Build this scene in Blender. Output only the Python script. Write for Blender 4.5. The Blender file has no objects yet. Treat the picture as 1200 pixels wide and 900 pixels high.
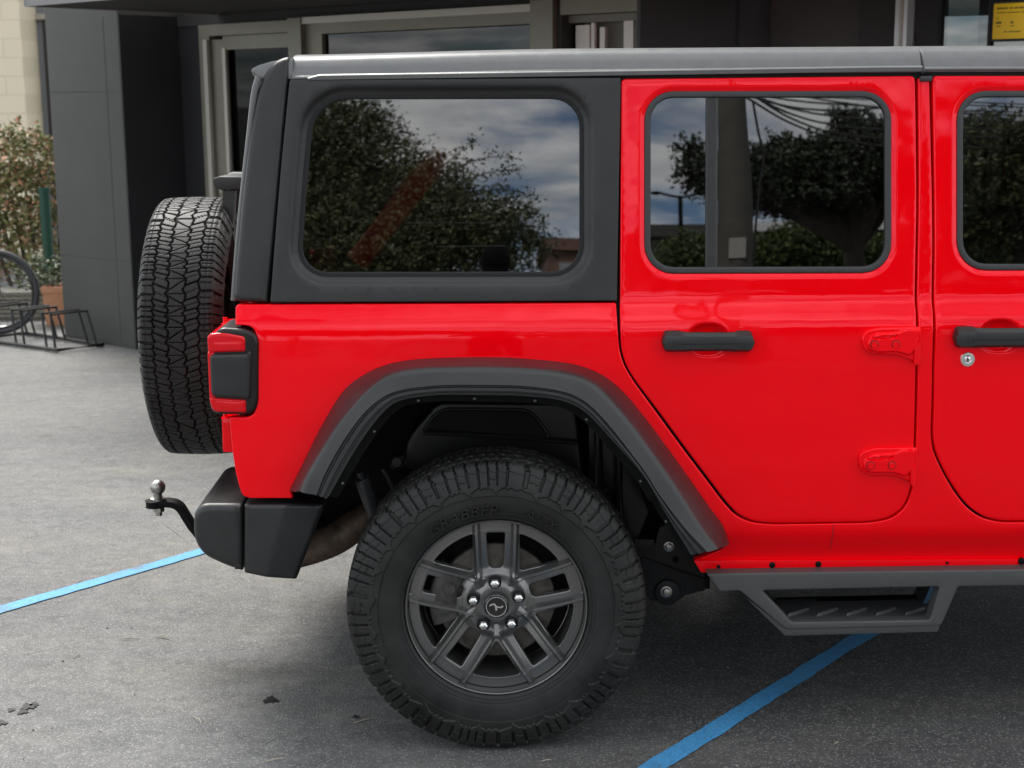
import bpy, bmesh, math, random
import numpy as np
from mathutils import Vector, Matrix
from mathutils.geometry import delaunay_2d_cdt
PI = math.pi
R = math.radians
rnd = random.Random(7)
nrs = np.random.RandomState(11)
scene = bpy.context.scene
COL = scene.collection

# ------------------------------------------------------------------ camera
FOC, PITCH, ROLL, CAM_Z, YAW, CAM_Y = 1750.0, 0.1906, -0.0071, 1.7516, 0.0106, -4.7136
_cy, _sy, _cp, _sp, _cr, _sr = math.cos(YAW), math.sin(YAW), math.cos(PITCH), math.sin(PITCH), math.cos(ROLL), math.sin(ROLL)
_R0 = np.array([_cy, -_sy, 0.0]); _YF = np.array([_sy, _cy, 0.0]); _ZZ = np.array([0, 0, 1.0])
C_F = _cp * _YF - _sp * _ZZ
_U = _sp * _YF + _cp * _ZZ
C_R = _cr * _R0 + _sr * _U
C_U = -_sr * _R0 + _cr * _U
C_P = np.array([0, CAM_Y, CAM_Z])
cam = bpy.data.cameras.new('camera'); camo = bpy.data.objects.new('camera', cam); COL.objects.link(camo)
m = Matrix.Identity(4)
for i in range(3):
    m[i][0] = C_R[i]; m[i][1] = C_U[i]; m[i][2] = -C_F[i]; m[i][3] = C_P[i]
camo.matrix_world = m
cam.sensor_width = 36; cam.lens = FOC / 1200 * 36; cam.clip_start = 0.05; cam.clip_end = 2000
cam.dof.use_dof = True; cam.dof.focus_distance = 4.1; cam.dof.aperture_fstop = 6.0
scene.camera = camo

# ------------------------------------------------------------------ world, sun, exposure
SUN_EL, SUN_AZ = 54.0, -30.0          # azimuth of the direction towards the sun, measured from +Y clockwise
scene.view_settings.view_transform = 'Standard'; scene.view_settings.look = 'None'
scene.view_settings.gamma = 1; scene.view_settings.use_curve_mapping = False
scene.view_settings.exposure = 1.1
W = bpy.data.worlds.new('World'); scene.world = W; W.use_nodes = True
nt = W.node_tree; nt.nodes.clear()
def N(tree, typ, **kw):
    n = tree.nodes.new(typ)
    for k, v in kw.items():
        if k.startswith('i_'):
            n.inputs[k[2:].replace('_', ' ')].default_value = v
        else:
            setattr(n, k, v)
    return n
def L(tree, a, b): tree.links.new(a, b)
wo = N(nt, 'ShaderNodeOutputWorld'); bg = N(nt, 'ShaderNodeBackground'); bg.inputs['Strength'].default_value = 0.076
sky = N(nt, 'ShaderNodeTexSky', sky_type='NISHITA', sun_disc=False)
sky.sun_elevation = R(SUN_EL); sky.sun_rotation = R(SUN_AZ); sky.altitude = 2500; sky.air_density = 1.0; sky.dust_density = 1.2
tc = N(nt, 'ShaderNodeTexCoord'); sep = N(nt, 'ShaderNodeSeparateXYZ'); L(nt, tc.outputs['Generated'], sep.inputs[0])
zc = N(nt, 'ShaderNodeMath', operation='MAXIMUM'); L(nt, sep.outputs[2], zc.inputs[0]); zc.inputs[1].default_value = 0.0
za = N(nt, 'ShaderNodeMath', operation='ADD'); L(nt, zc.outputs[0], za.inputs[0]); za.inputs[1].default_value = 0.12
dx = N(nt, 'ShaderNodeMath', operation='DIVIDE'); L(nt, sep.outputs[0], dx.inputs[0]); L(nt, za.outputs[0], dx.inputs[1])
dy = N(nt, 'ShaderNodeMath', operation='DIVIDE'); L(nt, sep.outputs[1], dy.inputs[0]); L(nt, za.outputs[0], dy.inputs[1])
cmb = N(nt, 'ShaderNodeCombineXYZ'); L(nt, dx.outputs[0], cmb.inputs[0]); L(nt, dy.outputs[0], cmb.inputs[1])
no = N(nt, 'ShaderNodeTexNoise'); no.inputs['Scale'].default_value = 1.7; no.inputs['Detail'].default_value = 9; no.inputs['Roughness'].default_value = 0.6; no.inputs['Distortion'].default_value = 0.35
L(nt, cmb.outputs[0], no.inputs['Vector'])
rp = N(nt, 'ShaderNodeValToRGB'); rp.color_ramp.elements[0].position = 0.36; rp.color_ramp.elements[1].position = 0.56
L(nt, no.outputs['Fac'], rp.inputs['Fac'])
no2 = N(nt, 'ShaderNodeTexNoise'); no2.inputs['Scale'].default_value = 3.1; no2.inputs['Detail'].default_value = 6
L(nt, cmb.outputs[0], no2.inputs['Vector'])
rp2 = N(nt, 'ShaderNodeValToRGB')
rp2.color_ramp.elements[0].position = 0.3; rp2.color_ramp.elements[0].color = (7.5, 7.9, 8.4, 1)
rp2.color_ramp.elements[1].position = 0.7; rp2.color_ramp.elements[1].color = (17.5, 17.5, 17.2, 1)
L(nt, no2.outputs['Fac'], rp2.inputs['Fac'])
mixw = N(nt, 'ShaderNodeMix', data_type='RGBA')
tint = N(nt, 'ShaderNodeMix', data_type='RGBA', blend_type='MULTIPLY'); tint.inputs[0].default_value = 1; L(nt, sky.outputs[0], tint.inputs[6]); tint.inputs[7].default_value = (0.85, 0.95, 1.06, 1)
L(nt, rp.outputs['Color'], mixw.inputs[0]); L(nt, tint.outputs[2], mixw.inputs[6]); L(nt, rp2.outputs['Color'], mixw.inputs[7])
L(nt, mixw.outputs[2], bg.inputs['Color']); L(nt, bg.outputs[0], wo.inputs[0])
sl = bpy.data.lights.new('sun', 'SUN'); so = bpy.data.objects.new('sun', sl); COL.objects.link(so)
sl.energy = 2.9; sl.angle = R(24); sl.color = (1, 0.96, 0.9)
sd = Vector((math.sin(R(SUN_AZ)) * math.cos(R(SUN_EL)), math.cos(R(SUN_AZ)) * math.cos(R(SUN_EL)), math.sin(R(SUN_EL))))
so.rotation_euler = sd.to_track_quat('Z', 'Y').to_euler(); so.location = (0, 0, 30)

# ------------------------------------------------------------------ helpers: pixels of a 1200 x 900 view to points on real surfaces
def ray(px, py): return C_F + C_R * (px - 600) / FOC + C_U * (450 - py) / FOC
def on_y(px, py, y):
    d = ray(px, py); return C_P + d * ((y - CAM_Y) / d[1])
def on_z(px, py, z=0.0):
    d = ray(px, py); return C_P + d * ((z - CAM_Z) / d[2])
def xz(px, py, lat):
    """(x, z) where the sight line meets the surface y = -lat(z)."""
    l = lat(1.2) if callable(lat) else lat
    for _ in range(6 if callable(lat) else 1):
        p = on_y(px, py, -l)
        if callable(lat): l = float(lat(p[2]))
    return np.array([p[0], p[2]])

# ------------------------------------------------------------------ helpers: materials
def mat(name, col, rough=0.5, metal=0.0, coat=0.0, spec=0.5, bump=None, noise=None, sheen=0.0, croughness=0.03, random_cols=None, two=None):
    """noise=(scale, amount): value mottling; bump=(scale, strength, distance)."""
    M = bpy.data.materials.new(name); M.use_nodes = True; t = M.node_tree
    b = t.nodes['Principled BSDF']
    b.inputs['Base Color'].default_value = (*col, 1); b.inputs['Roughness'].default_value = rough; b.inputs['Metallic'].default_value = metal
    b.inputs['Coat Weight'].default_value = coat; b.inputs['Coat Roughness'].default_value = croughness; b.inputs['Specular IOR Level'].default_value = spec
    tcn = N(t, 'ShaderNodeTexCoord')
    if noise:
        n = N(t, 'ShaderNodeTexNoise'); n.inputs['Scale'].default_value = noise[0]; n.inputs['Detail'].default_value = 8; n.inputs['Roughness'].default_value = 0.65
        L(t, tcn.outputs['Object'], n.inputs['Vector'])
        r = N(t, 'ShaderNodeValToRGB'); a = noise[1]
        r.color_ramp.elements[0].position = 0.3; r.color_ramp.elements[1].position = 0.72
        r.color_ramp.elements[0].color = (*[c * (1 - a) for c in col], 1)
        r.color_ramp.elements[1].color = (*([min(1, c * (1 + a)) for c in col] if two is None else two), 1)
        L(t, n.outputs['Fac'], r.inputs['Fac']); L(t, r.outputs['Color'], b.inputs['Base Color'])
        mr = N(t, 'ShaderNodeMapRange'); mr.inputs['To Min'].default_value = max(0, rough - 0.08); mr.inputs['To Max'].default_value = min(1, rough + 0.08)
        L(t, n.outputs['Fac'], mr.inputs['Value']); L(t, mr.outputs[0], b.inputs['Roughness'])
    if random_cols:
        g = N(t, 'ShaderNodeNewGeometry'); r = N(t, 'ShaderNodeValToRGB'); cr = r.color_ramp
        cr.elements[0].color = (*random_cols[0], 1); cr.elements[1].color = (*random_cols[-1], 1)
        for i, c in enumerate(random_cols[1:-1]):
            e = cr.elements.new((i + 1) / (len(random_cols) - 1)); e.color = (*c, 1)
        L(t, g.outputs['Random Per Island'], r.inputs['Fac']); L(t, r.outputs['Color'], b.inputs['Base Color'])
    if bump:
        n = N(t, 'ShaderNodeTexNoise'); n.inputs['Scale'].default_value = bump[0]; n.inputs['Detail'].default_value = 4
        L(t, tcn.outputs['Object'], n.inputs['Vector'])
        bm_ = N(t, 'ShaderNodeBump'); bm_.inputs['Strength'].default_value = bump[1]; bm_.inputs['Distance'].default_value = bump[2]
        L(t, n.outputs['Fac'], bm_.inputs['Height']); L(t, bm_.outputs[0], b.inputs['Normal'])
    return M
def glass_mat(name, tint, ior, rough=0.0):
    M = bpy.data.materials.new(name); M.use_nodes = True; t = M.node_tree; t.nodes.clear()
    o = N(t, 'ShaderNodeOutputMaterial'); mx = N(t, 'ShaderNodeMixShader'); tr = N(t, 'ShaderNodeBsdfTransparent'); gl = N(t, 'ShaderNodeBsdfGlossy'); fr = N(t, 'ShaderNodeFresnel')
    tr.inputs[0].default_value = (*tint, 1); gl.inputs['Roughness'].default_value = rough; fr.inputs['IOR'].default_value = ior
    tcn = N(t, 'ShaderNodeTexCoord'); n = N(t, 'ShaderNodeTexNoise'); n.inputs['Scale'].default_value = 2.2; n.inputs['Detail'].default_value = 0
    L(t, tcn.outputs['Object'], n.inputs['Vector'])
    b = N(t, 'ShaderNodeBump'); b.inputs['Strength'].default_value = 0.05; b.inputs['Distance'].default_value = 0.02
    L(t, n.outputs['Fac'], b.inputs['Height']); L(t, b.outputs[0], gl.inputs['Normal'])
    L(t, fr.outputs[0], mx.inputs[0]); L(t, tr.outputs[0], mx.inputs[1]); L(t, gl.outputs[0], mx.inputs[2]); L(t, mx.outputs[0], o.inputs[0])
    return M

# ------------------------------------------------------------------ helpers: meshes
class MB:
    def __init__(s): s.v = []; s.f = []; s.n = 0
    def add(s, v, f):
        v = np.asarray(v, float).reshape(-1, 3); s.v.append(v)
        s.f.extend([tuple(int(i) + s.n for i in q) for q in f]); s.n += len(v); return s
    def grid(s, A, close_u=False, close_v=False):
        A = np.asarray(A, float); nu, nv = A.shape[:2]; f = []
        for i in range(nu if close_u else nu - 1):
            i2 = (i + 1) % nu
            for j in range(nv if close_v else nv - 1):
                j2 = (j + 1) % nv; f.append((i * nv + j, i2 * nv + j, i2 * nv + j2, i * nv + j2))
        return s.add(A.reshape(-1, 3), f)
    def box(s, lo, hi, M=None):
        x0, y0, z0 = lo; x1, y1, z1 = hi
        v = np.array([(x0, y0, z0), (x1, y0, z0), (x1, y1, z0), (x0, y1, z0), (x0, y0, z1), (x1, y0, z1), (x1, y1, z1), (x0, y1, z1)], float)
        if M is not None: v = v @ np.asarray(M)[:3, :3].T + np.asarray(M)[:3, 3]
        return s.add(v, [(0, 3, 2, 1), (4, 5, 6, 7), (0, 1, 5, 4), (1, 2, 6, 5), (2, 3, 7, 6), (3, 0, 4, 7)])
    def tube(s, path, rad, n=10, caps=True, closed=False):
        path = np.asarray(path, float); m_ = len(path)
        rad = np.full(m_, rad) if np.isscalar(rad) else np.asarray(rad, float)
        up = np.array([0.13, 0.21, 0.97]); rings = []
        for i in range(m_):
            a = path[(i - 1) % m_] if (i or closed) else path[i]; b = path[(i + 1) % m_] if (i < m_ - 1 or closed) else path[i]
            t = (b - a) / (np.linalg.norm(b - a) + 1e-12)
            if abs(t @ up) > 0.96: u0 = np.array([1.0, 0.1, 0.0])
            else: u0 = up
            e1 = np.cross(t, u0); e1 /= np.linalg.norm(e1); e2 = np.cross(t, e1)
            if i and rings:
                # keep the frame from twisting
                pr = prev - t * (prev @ t); pr /= np.linalg.norm(pr); e1 = pr; e2 = np.cross(t, e1)
            prev = e1
            th = np.arange(n) * 2 * PI / n
            rings.append(path[i] + rad[i] * (np.cos(th)[:, None] * e1 + np.sin(th)[:, None] * e2))
        base = s.n; s.grid(np.array(rings), close_u=closed, close_v=True)
        if caps and not closed:
            s.f.append(tuple(range(base + n - 1, base - 1, -1))); s.f.append(tuple(base + (m_ - 1) * n + j for j in range(n)))
        return s
    def prism(s, poly, y0, y1):
        """polygon in (x, z) pushed from y0 to y1."""
        p = np.asarray(poly, float); n = len(p)
        v = np.vstack([np.c_[p[:, 0], np.full(n, y0), p[:, 1]], np.c_[p[:, 0], np.full(n, y1), p[:, 1]]])
        f = [tuple(range(n - 1, -1, -1)), tuple(range(n, 2 * n))] + [(i, (i + 1) % n, n + (i + 1) % n, n + i) for i in range(n)]
        return s.add(v, f)
    def cyl(s, p0, p1, r, n=24): return s.tube([p0, p1], r, n)
    def sphere(s, c, r, nu=20, nv=12, sc=(1, 1, 1)):
        th = np.linspace(0, 2 * PI, nu, endpoint=False); ph = np.linspace(1e-3, PI - 1e-3, nv)
        A = np.array([[(c[0] + r * sc[0] * math.sin(p) * math.cos(t), c[1] + r * sc[1] * math.sin(p) * math.sin(t), c[2] + r * sc[2] * math.cos(p)) for t in th] for p in ph])
        return s.grid(A, close_v=True)
    def rev(s, prof, centre, n=48, axis='y'):
        """profile of (y offset, radius) turned round the y axis (or z) through centre."""
        th = np.linspace(0, 2 * PI, n, endpoint=False); A = []
        for t in th:
            row = []
            for (a, r) in prof:
                if axis == 'y': row.append((centre[0] + r * math.cos(t), centre[1] + a, centre[2] + r * math.sin(t)))
                elif axis == 'x': row.append((centre[0] + a, centre[1] + r * math.cos(t), centre[2] + r * math.sin(t)))
                else: row.append((centre[0] + r * math.cos(t), centre[1] + r * math.sin(t), centre[2] + a))
            A.append(row)
        return s.grid(np.array(A), close_u=True)
    def build(s, name, material, parent=None, sharp=35, bevel=0.0, origin=None, merge=0.0, smooth=True):
        me = bpy.data.meshes.new(name); V = np.vstack(s.v)
        if origin is not None: V = V - np.asarray(origin, float)
        me.from_pydata(V.tolist(), [], s.f)
        bm = bmesh.new(); bm.from_mesh(me)
        if merge: bmesh.ops.remove_doubles(bm, verts=bm.verts, dist=merge)
        if bevel:
            es = [e for e in bm.edges if len(e.link_faces) == 2 and e.calc_face_angle(0) > R(30)]
            bmesh.ops.bevel(bm, geom=es, offset=bevel, segments=2, profile=0.6, affect='EDGES', clamp_overlap=True)
        bmesh.ops.recalc_face_normals(bm, faces=bm.faces)
        bm.to_mesh(me); bm.free()
        if smooth:
            me.polygons.foreach_set('use_smooth', [True] * len(me.polygons))
            if sharp: me.set_sharp_from_angle(angle=R(sharp))
        me.materials.append(material)
        o = bpy.data.objects.new(name, me); COL.objects.link(o)
        if origin is not None: o.location = Vector(origin)
        if parent is not None: o.parent = parent
        return o
def thing(name, label, cat, loc=(0, 0, 0), rotz=0.0, group=None):
    o = bpy.data.objects.new(name, None); COL.objects.link(o); o.location = loc; o.rotation_euler = (0, 0, rotz)
    o['label'] = label; o['category'] = cat
    if group: o['group'] = group
    o.empty_display_size = 0.2
    return o
def tag(o, label, cat, group=None):
    o['label'] = label; o['category'] = cat
    if group: o['group'] = group
    return o
def structure(o): o['kind'] = 'structure'; return o

# ---- outlines
def fillet(pts, closed=True, k=7):
    """pts (x, y[, r]); rounds each corner by r."""
    n = len(pts); out = []
    for i in range(n):
        p = np.array(pts[i][:2], float); r = pts[i][2] if len(pts[i]) > 2 else 0
        if r == 0 or (not closed and i in (0, n - 1)): out.append(p); continue
        a = np.array(pts[i - 1][:2], float) - p; b = np.array(pts[(i + 1) % n][:2], float) - p
        la, lb = np.linalg.norm(a), np.linalg.norm(b); ra, rb = min(r, la * 0.49), min(r, lb * 0.49)
        q0, q1 = p + a / la * ra, p + b / lb * rb
        for t in np.linspace(0, 1, k):
            w = 0.72
            d = (1 - t) ** 2 + 2 * w * t * (1 - t) + t ** 2
            out.append(((1 - t) ** 2 * q0 + 2 * w * t * (1 - t) * p + t ** 2 * q1) / d)
    return np.array(out)
def resample(P, ds, closed=True):
    P = np.asarray(P, float); Q = np.vstack([P, P[:1]]) if closed else P
    s_ = np.r_[0, np.cumsum(np.linalg.norm(np.diff(Q, axis=0), axis=1))]
    keep = np.r_[True, np.diff(s_) > 1e-9]; Q, s_ = Q[keep], s_[keep]
    n = max(3, int(round(s_[-1] / ds)))
    t = np.linspace(0, s_[-1], n, endpoint=not closed)
    return np.stack([np.interp(t, s_, Q[:, i]) for i in range(Q.shape[1])], 1)
def catmull(P, n=12):
    P = np.asarray(P, float); Q = np.vstack([2 * P[0] - P[1], P, 2 * P[-1] - P[-2]]); out = []
    for i in range(1, len(Q) - 2):
        p0, p1, p2, p3 = Q[i - 1], Q[i], Q[i + 1], Q[i + 2]
        for t in np.linspace(0, 1, n, endpoint=False):
            out.append(0.5 * (2 * p1 + (p2 - p0) * t + (2 * p0 - 5 * p1 + 4 * p2 - p3) * t * t + (3 * p1 - p0 - 3 * p2 + p3) * t ** 3))
    out.append(P[-1]); return np.array(out)
def area(P): x, y = P[:, 0], P[:, 1]; return 0.5 * np.sum(x * np.roll(y, -1) - y * np.roll(x, -1))
def ccw(P): return P if area(P) > 0 else P[::-1]
def inset(P, d):
    """moves a counter-clockwise loop to its left (inwards) by d."""
    t = np.roll(P, -1, 0) - np.roll(P, 1, 0); t /= np.linalg.norm(t, axis=1)[:, None] + 1e-12
    return P + np.c_[-t[:, 1], t[:, 0]] * d
def inside(pts, loops):
    pts = np.asarray(pts); res = np.zeros(len(pts), bool)
    for Lp in loops:
        x0, y0 = Lp[:, 0], Lp[:, 1]; x1, y1 = np.roll(x0, -1), np.roll(y0, -1)
        for k in range(0, len(pts), 4000):
            p = pts[k:k + 4000]; px, py = p[:, :1], p[:, 1:2]
            c = ((y0 > py) != (y1 > py)) & (px < (x1 - x0) * (py - y0) / (y1 - y0 + 1e-15) + x0)
            res[k:k + 4000] ^= (c.sum(1) % 2).astype(bool)
    return res
def panel(name, outer, holes, lat, material, parent, grid=0.02, ds=0.008, edge=0.004, hole_edge=None, depth=0.02, feat=None, extra=None, hole_depth=None, sharp=40, nr=4, mb=None, excl=None):
    """pressed sheet in the (x, z) plane at y = -(lat(z) + feat(x, z)), rounded rims turning back by depth."""
    LAT = lat if callable(lat) else (lambda z: np.full(np.shape(z), float(lat)))
    he = edge if hole_edge is None else hole_edge
    loops = [(resample(ccw(np.asarray(outer)), ds), edge, depth)] + [(resample(ccw(np.asarray(h)), ds)[::-1], he, depth if hole_depth is None else hole_depth) for h in holes]
    def Y(P, d=0):
        y = LAT(P[:, 1])
        if feat is not None: y = y + feat(P[:, 0], P[:, 1])
        return -y + d
    m_ = mb or MB(); first = []
    for Lp, e, dp in loops:
        rings = []
        for k in range(nr + 1):
            a = k / nr * PI / 2
            Q = inset(Lp, e * (1 - math.sin(a)))
            if k == 0: first.append(Q)
            rings.append(np.c_[Q[:, 0], Y(Q, e * (1 - math.cos(a))), Q[:, 1]])
        rings.append(np.c_[Lp[:, 0], Y(Lp, max(dp, e + 0.001)), Lp[:, 1]])
        m_.grid(np.array(rings), close_v=True)
    first = [q + nrs.uniform(-2e-5, 2e-5, q.shape) for q in first]
    allp = np.vstack(first).astype(np.float32).astype(float); k_ = np.cumsum([0] + [len(q) for q in first]); first = [allp[k_[i]:k_[i + 1]] for i in range(len(first))]; lo, hi = allp.min(0), allp.max(0)
    gx, gy = np.meshgrid(np.arange(lo[0], hi[0], grid), np.arange(lo[1], hi[1], grid)); gx[1::2] += grid / 2
    g = np.c_[gx.ravel(), gy.ravel()]
    if excl is not None: g = g[~excl(g)]
    if extra is not None: g = np.vstack([g, extra])
    lim = [inset(q, min(grid, 0.012) * 0.35) for q in first]
    g = g[inside(g, lim)]
    V = [Vector(p) for p in np.vstack([allp, g])]; E = []; b = 0
    for q in first: E += [(b + i, b + (i + 1) % len(q)) for i in range(len(q))]; b += len(q)
    v2, e2, f2, *_ = delaunay_2d_cdt(V, E, [], 0, 1e-6)
    v2 = np.array([(p.x, p.y) for p in v2]); f2 = np.array([(f[0], f[i], f[i + 1]) for f in f2 for i in range(1, len(f) - 1)])
    f2 = f2[inside(v2[f2].mean(1), first)]
    m_.add(np.c_[v2[:, 0], Y(v2), v2[:, 1]], f2)
    if mb is not None: return mb
    return m_.build(name, material, parent, sharp=sharp, merge=8e-5)
def pxloop(pts, lat, closed=True):
    return np.array([xz(p[0], p[1], lat) for p in fillet(pts, closed)])
def sstep(a, b, x):
    t = np.clip((x - a) / (b - a), 0, 1); return t * t * (3 - 2 * t)

# ------------------------------------------------------------------ materials
RED = mat('red_paint', (0.90, 0.0002, 0.0042), 0.05, coat=0.0, spec=0.75)
RED.node_tree.nodes['Principled BSDF'].inputs['Specular Tint'].default_value = (1.0, 0.34, 0.44, 1)
_t = RED.node_tree; _tc = N(_t, 'ShaderNodeTexCoord'); _n = N(_t, 'ShaderNodeTexNoise'); _n.inputs['Scale'].default_value = 5.0; _n.inputs['Detail'].default_value = 2
_b = N(_t, 'ShaderNodeBump'); _b.inputs['Strength'].default_value = 0.16; _b.inputs['Distance'].default_value = 0.02
L(_t, _tc.outputs['Object'], _n.inputs['Vector']); L(_t, _n.outputs['Fac'], _b.inputs['Height']); L(_t, _b.outputs[0], _t.nodes['Principled BSDF'].inputs['Normal'])
BLK = mat('black_textured_plastic', (0.013, 0.0133, 0.0135), 0.45, noise=(7, 0.35), bump=(700, 0.22, 0.0008))
FLARE = mat('charcoal_flare_plastic', (0.017, 0.0173, 0.0175), 0.38, noise=(8, 0.3), bump=(800, 0.18, 0.0007))
ROOFM = mat('roof_grey_plastic', (0.118, 0.120, 0.119), 0.34, noise=(30, 0.1), bump=(800, 0.08, 0.0005))
DARK = mat('underbody_black', (0.0045, 0.0045, 0.0045), 0.5, noise=(9, 0.5), spec=0.12)
SEAL = mat('window_seal_rubber', (0.024, 0.025, 0.026), 0.45)
GAP = mat('black_void_rubber', (0.004, 0.004, 0.004), 0.8)
TYRE = mat('tyre_rubber', (0.010, 0.010, 0.0098), 0.55, spec=0.32, noise=(7, 0.5), bump=(260, 0.25, 0.0012), two=(0.026, 0.0255, 0.024))
RIM = mat('graphite_wheel_paint', (0.175, 0.173, 0.169), 0.30, metal=0.8)
DISC = mat('brake_iron', (0.085, 0.078, 0.068), 0.45, metal=0.8, noise=(30, 0.5))
CHROME = mat('chrome', (0.86, 0.86, 0.84), 0.22, metal=1.0)
STEEL = mat('dull_steel', (0.36, 0.35, 0.33), 0.38, metal=1.0, noise=(30, 0.3))
CAPB = mat('gloss_black_cap', (0.006, 0.006, 0.006), 0.2, coat=0.5)
LENS = mat('red_lamp_lens', (0.62, 0.001, 0.006), 0.08, spec=0.8)
LENS.node_tree.nodes['Principled BSDF'].inputs['Specular Tint'].default_value = (1.0, 0.45, 0.5, 1)
EXH = mat('brown_exhaust_metal', (0.15, 0.11, 0.08), 0.6, metal=0.5, noise=(22, 0.6), bump=(60, 0.3, 0.002))
STEP = mat('step_powder_coat', (0.058, 0.058, 0.059), 0.5, noise=(500, 0.5), bump=(700, 0.5, 0.0012))
SEATM = mat('dark_seat_fabric', (0.02, 0.02, 0.02), 0.8)
GLASS = glass_mat('privacy_glass', (0.20, 0.205, 0.205), 2.3)

# ------------------------------------------------------------------ car: side profile of the body
_zt = np.array([0.40, 0.47, 0.505, 0.53, 0.565, 0.62, 0.75, 0.90, 1.05, 1.135, 1.165, 1.205, 1.225, 1.50, 1.90])
_lt = np.array([0.738, 0.742, 0.748, 0.762, 0.781, 0.787, 0.794, 0.797, 0.796, 0.792, 0.785, 0.766, 0.762, 0.733, 0.691])
_zf = np.linspace(0.3, 2.0, 1701); _lf = np.interp(_zf, _zt, _lt)
_k = np.exp(-0.5 * (np.arange(-30, 31) / 5.5) ** 2); _k /= _k.sum(); _lf = np.convolve(np.pad(_lf, 30, 'edge'), _k, 'valid')
def LATB(z): return np.interp(z, _zf, _lf)

car = thing('parked_car', 'red four-door off-road car with black hardtop, rear spare wheel and side step', 'car', (0, 0, 0))
MIRROR = []      # near-side parts that have a twin on the far side

# gaps in the sheet metal
DOOR_L = [(724, 352), (724.5, 396, 30), (727, 418, 30), (737, 440, 20), (771, 486, 20), (800, 526, 20), (829, 564, 20), (852, 595, 20), (868, 609, 16), (893, 615, 20)]
DOOR_R = [(1030, 613, 20), (1056, 603, 18), (1069, 580, 18), (1073, 545, 20), (1076, 440, 40), (1077, 200, 50), (1074.5, 90)]
FD_L = [(1091, 91), (1093, 250, 40), (1092.5, 470, 40), (1090, 518, 20), (1099, 543, 16), (1119, 579, 16), (1140, 603, 16), (1166, 612.5, 16)]
ARCH_A = [(341, 569), (354, 545), (378, 497), (402.5, 458), (427, 438.7), (451, 428), (475, 422.5), (511, 419.5), (572, 418.5), (612, 420), (656, 424), (684.5, 430), (713, 444), (742, 472), (786, 530), (829, 591), (846, 614), (852, 630)]

# --- body side: quarter panel, sill and centre pillar
body = [(276, 357, 4), (722, 355)] + DOOR_L[1:] + DOOR_R[:-1] + [(1076, 91), (1089, 91)] + FD_L[1:] + [(1400, 612), (1400, 655), (813, 657)] + [(ARCH_A[-1][0] - 8, 645)] + [(p[0], p[1] + 7) for p in ARCH_A[::-1]] + [(343, 584), (286, 584, 10), (281, 574, 14), (273, 540, 40), (269, 489), (300, 489, 12), (300, 382, 12), (276, 381)]
# front of the sill runs on to the far front wheel arch
bl = pxloop(body, LATB)
far = bl[:, 0] > 1.85; bl[far, 0] = 2.22
panel('body_side', bl, [], LATB, RED, car, grid=0.02, ds=0.007, edge=0.0035, depth=0.028)
MIRROR.append(bpy.data.objects['body_side'])
# seam of the sill and pinch flange
mb = MB()
fl = [xz(813, 657, 0.752), xz(1400, 654, 0.752), xz(1400, 663.5, 0.752), xz(822, 671, 0.752)]
fl[1][0] = fl[2][0] = 2.22
mb.prism(fl, -0.7525, -0.744)
fl_o = mb.build('sill_flange', RED, car, bevel=0.0012); MIRROR.append(fl_o)
for i, (px, py, r) in enumerate(((842, 664, 0.0055), (905, 662, 0.0085), (959, 661, 0.0085), (1110, 659.5, 0.004), (1197, 657.5, 0.010))):
    x, z = xz(px, py, 0.753)
    mb = MB(); mb.rev([(0.004, 0.0), (0.004, r), (-0.002, r), (-0.004, r * 0.6), (-0.004, 0)], (x, -0.753, z), 16)
    mb.build('sill_bolt', DARK, fl_o)
mb = MB()
sx0 = xz(976.5, 617, LATB)[0]
for z0_, z1_ in [(0.510 + 0.0042 * k, 0.510 + 0.0042 * (k + 1)) for k in range(20)]:
    mb.add([(sx0 - 0.0012, -(float(LATB(z0_)) + 0.0006), z0_), (sx0 + 0.0012, -(float(LATB(z0_)) + 0.0006), z0_), (sx0 + 0.0012, -(float(LATB(z1_)) + 0.0006), z1_), (sx0 - 0.0012, -(float(LATB(z1_)) + 0.0006), z1_)], [(0, 1, 2, 3)])
mb.build('sill_seam', mat('seam_dark_red', (0.30, 0.001, 0.003), 0.6), bpy.data.objects['body_side'])
# dark backing so that the shut lines read as gaps
mb = MB()
zz = np.linspace(0.50, 1.80, 40)
A = np.array([[(x, -(float(LATB(z)) - 0.030), z) for z in zz] for x in (-0.62, -0.5, -0.35)])
backing_rows = []
def arch_cut(x):      # underside of the backing over the wheel arch
    return 0.955 - 0.30 * max(0.0, abs(x + 0.01) - 0.27)
xs_ = np.linspace(0.31, 1.62, 40)
for x in xs_:
    lo = 0.50 if x > 0.62 else 0.50 + (0.62 - x) * 1.45
    z_ = np.linspace(lo, 1.795, 30)
    backing_rows.append([(x, -(float(LATB(z)) - 0.034), z) for z in z_])
B_ = np.array(backing_rows)
# leave the window area open
keep = MB()
nu, nv = B_.shape[:2]
faces = []
for i in range(nu - 1):
    for j in range(nv - 1):
        c = B_[i:i + 2, j:j + 2].reshape(-1, 3).mean(0)
        if c[2] > 1.25 and c[2] < 1.755 and (c[0] > 0.405 and c[0] < 1.035 or c[0] > 1.24): continue
        if c[2] > 1.25 and c[0] < 0.36: continue
        faces.append((i * nv + j, (i + 1) * nv + j, (i + 1) * nv + j + 1, i * nv + j + 1))
keep.add(B_.reshape(-1, 3), faces)
o = keep.build('door_aperture', GAP, car); MIRROR.append(o)

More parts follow.
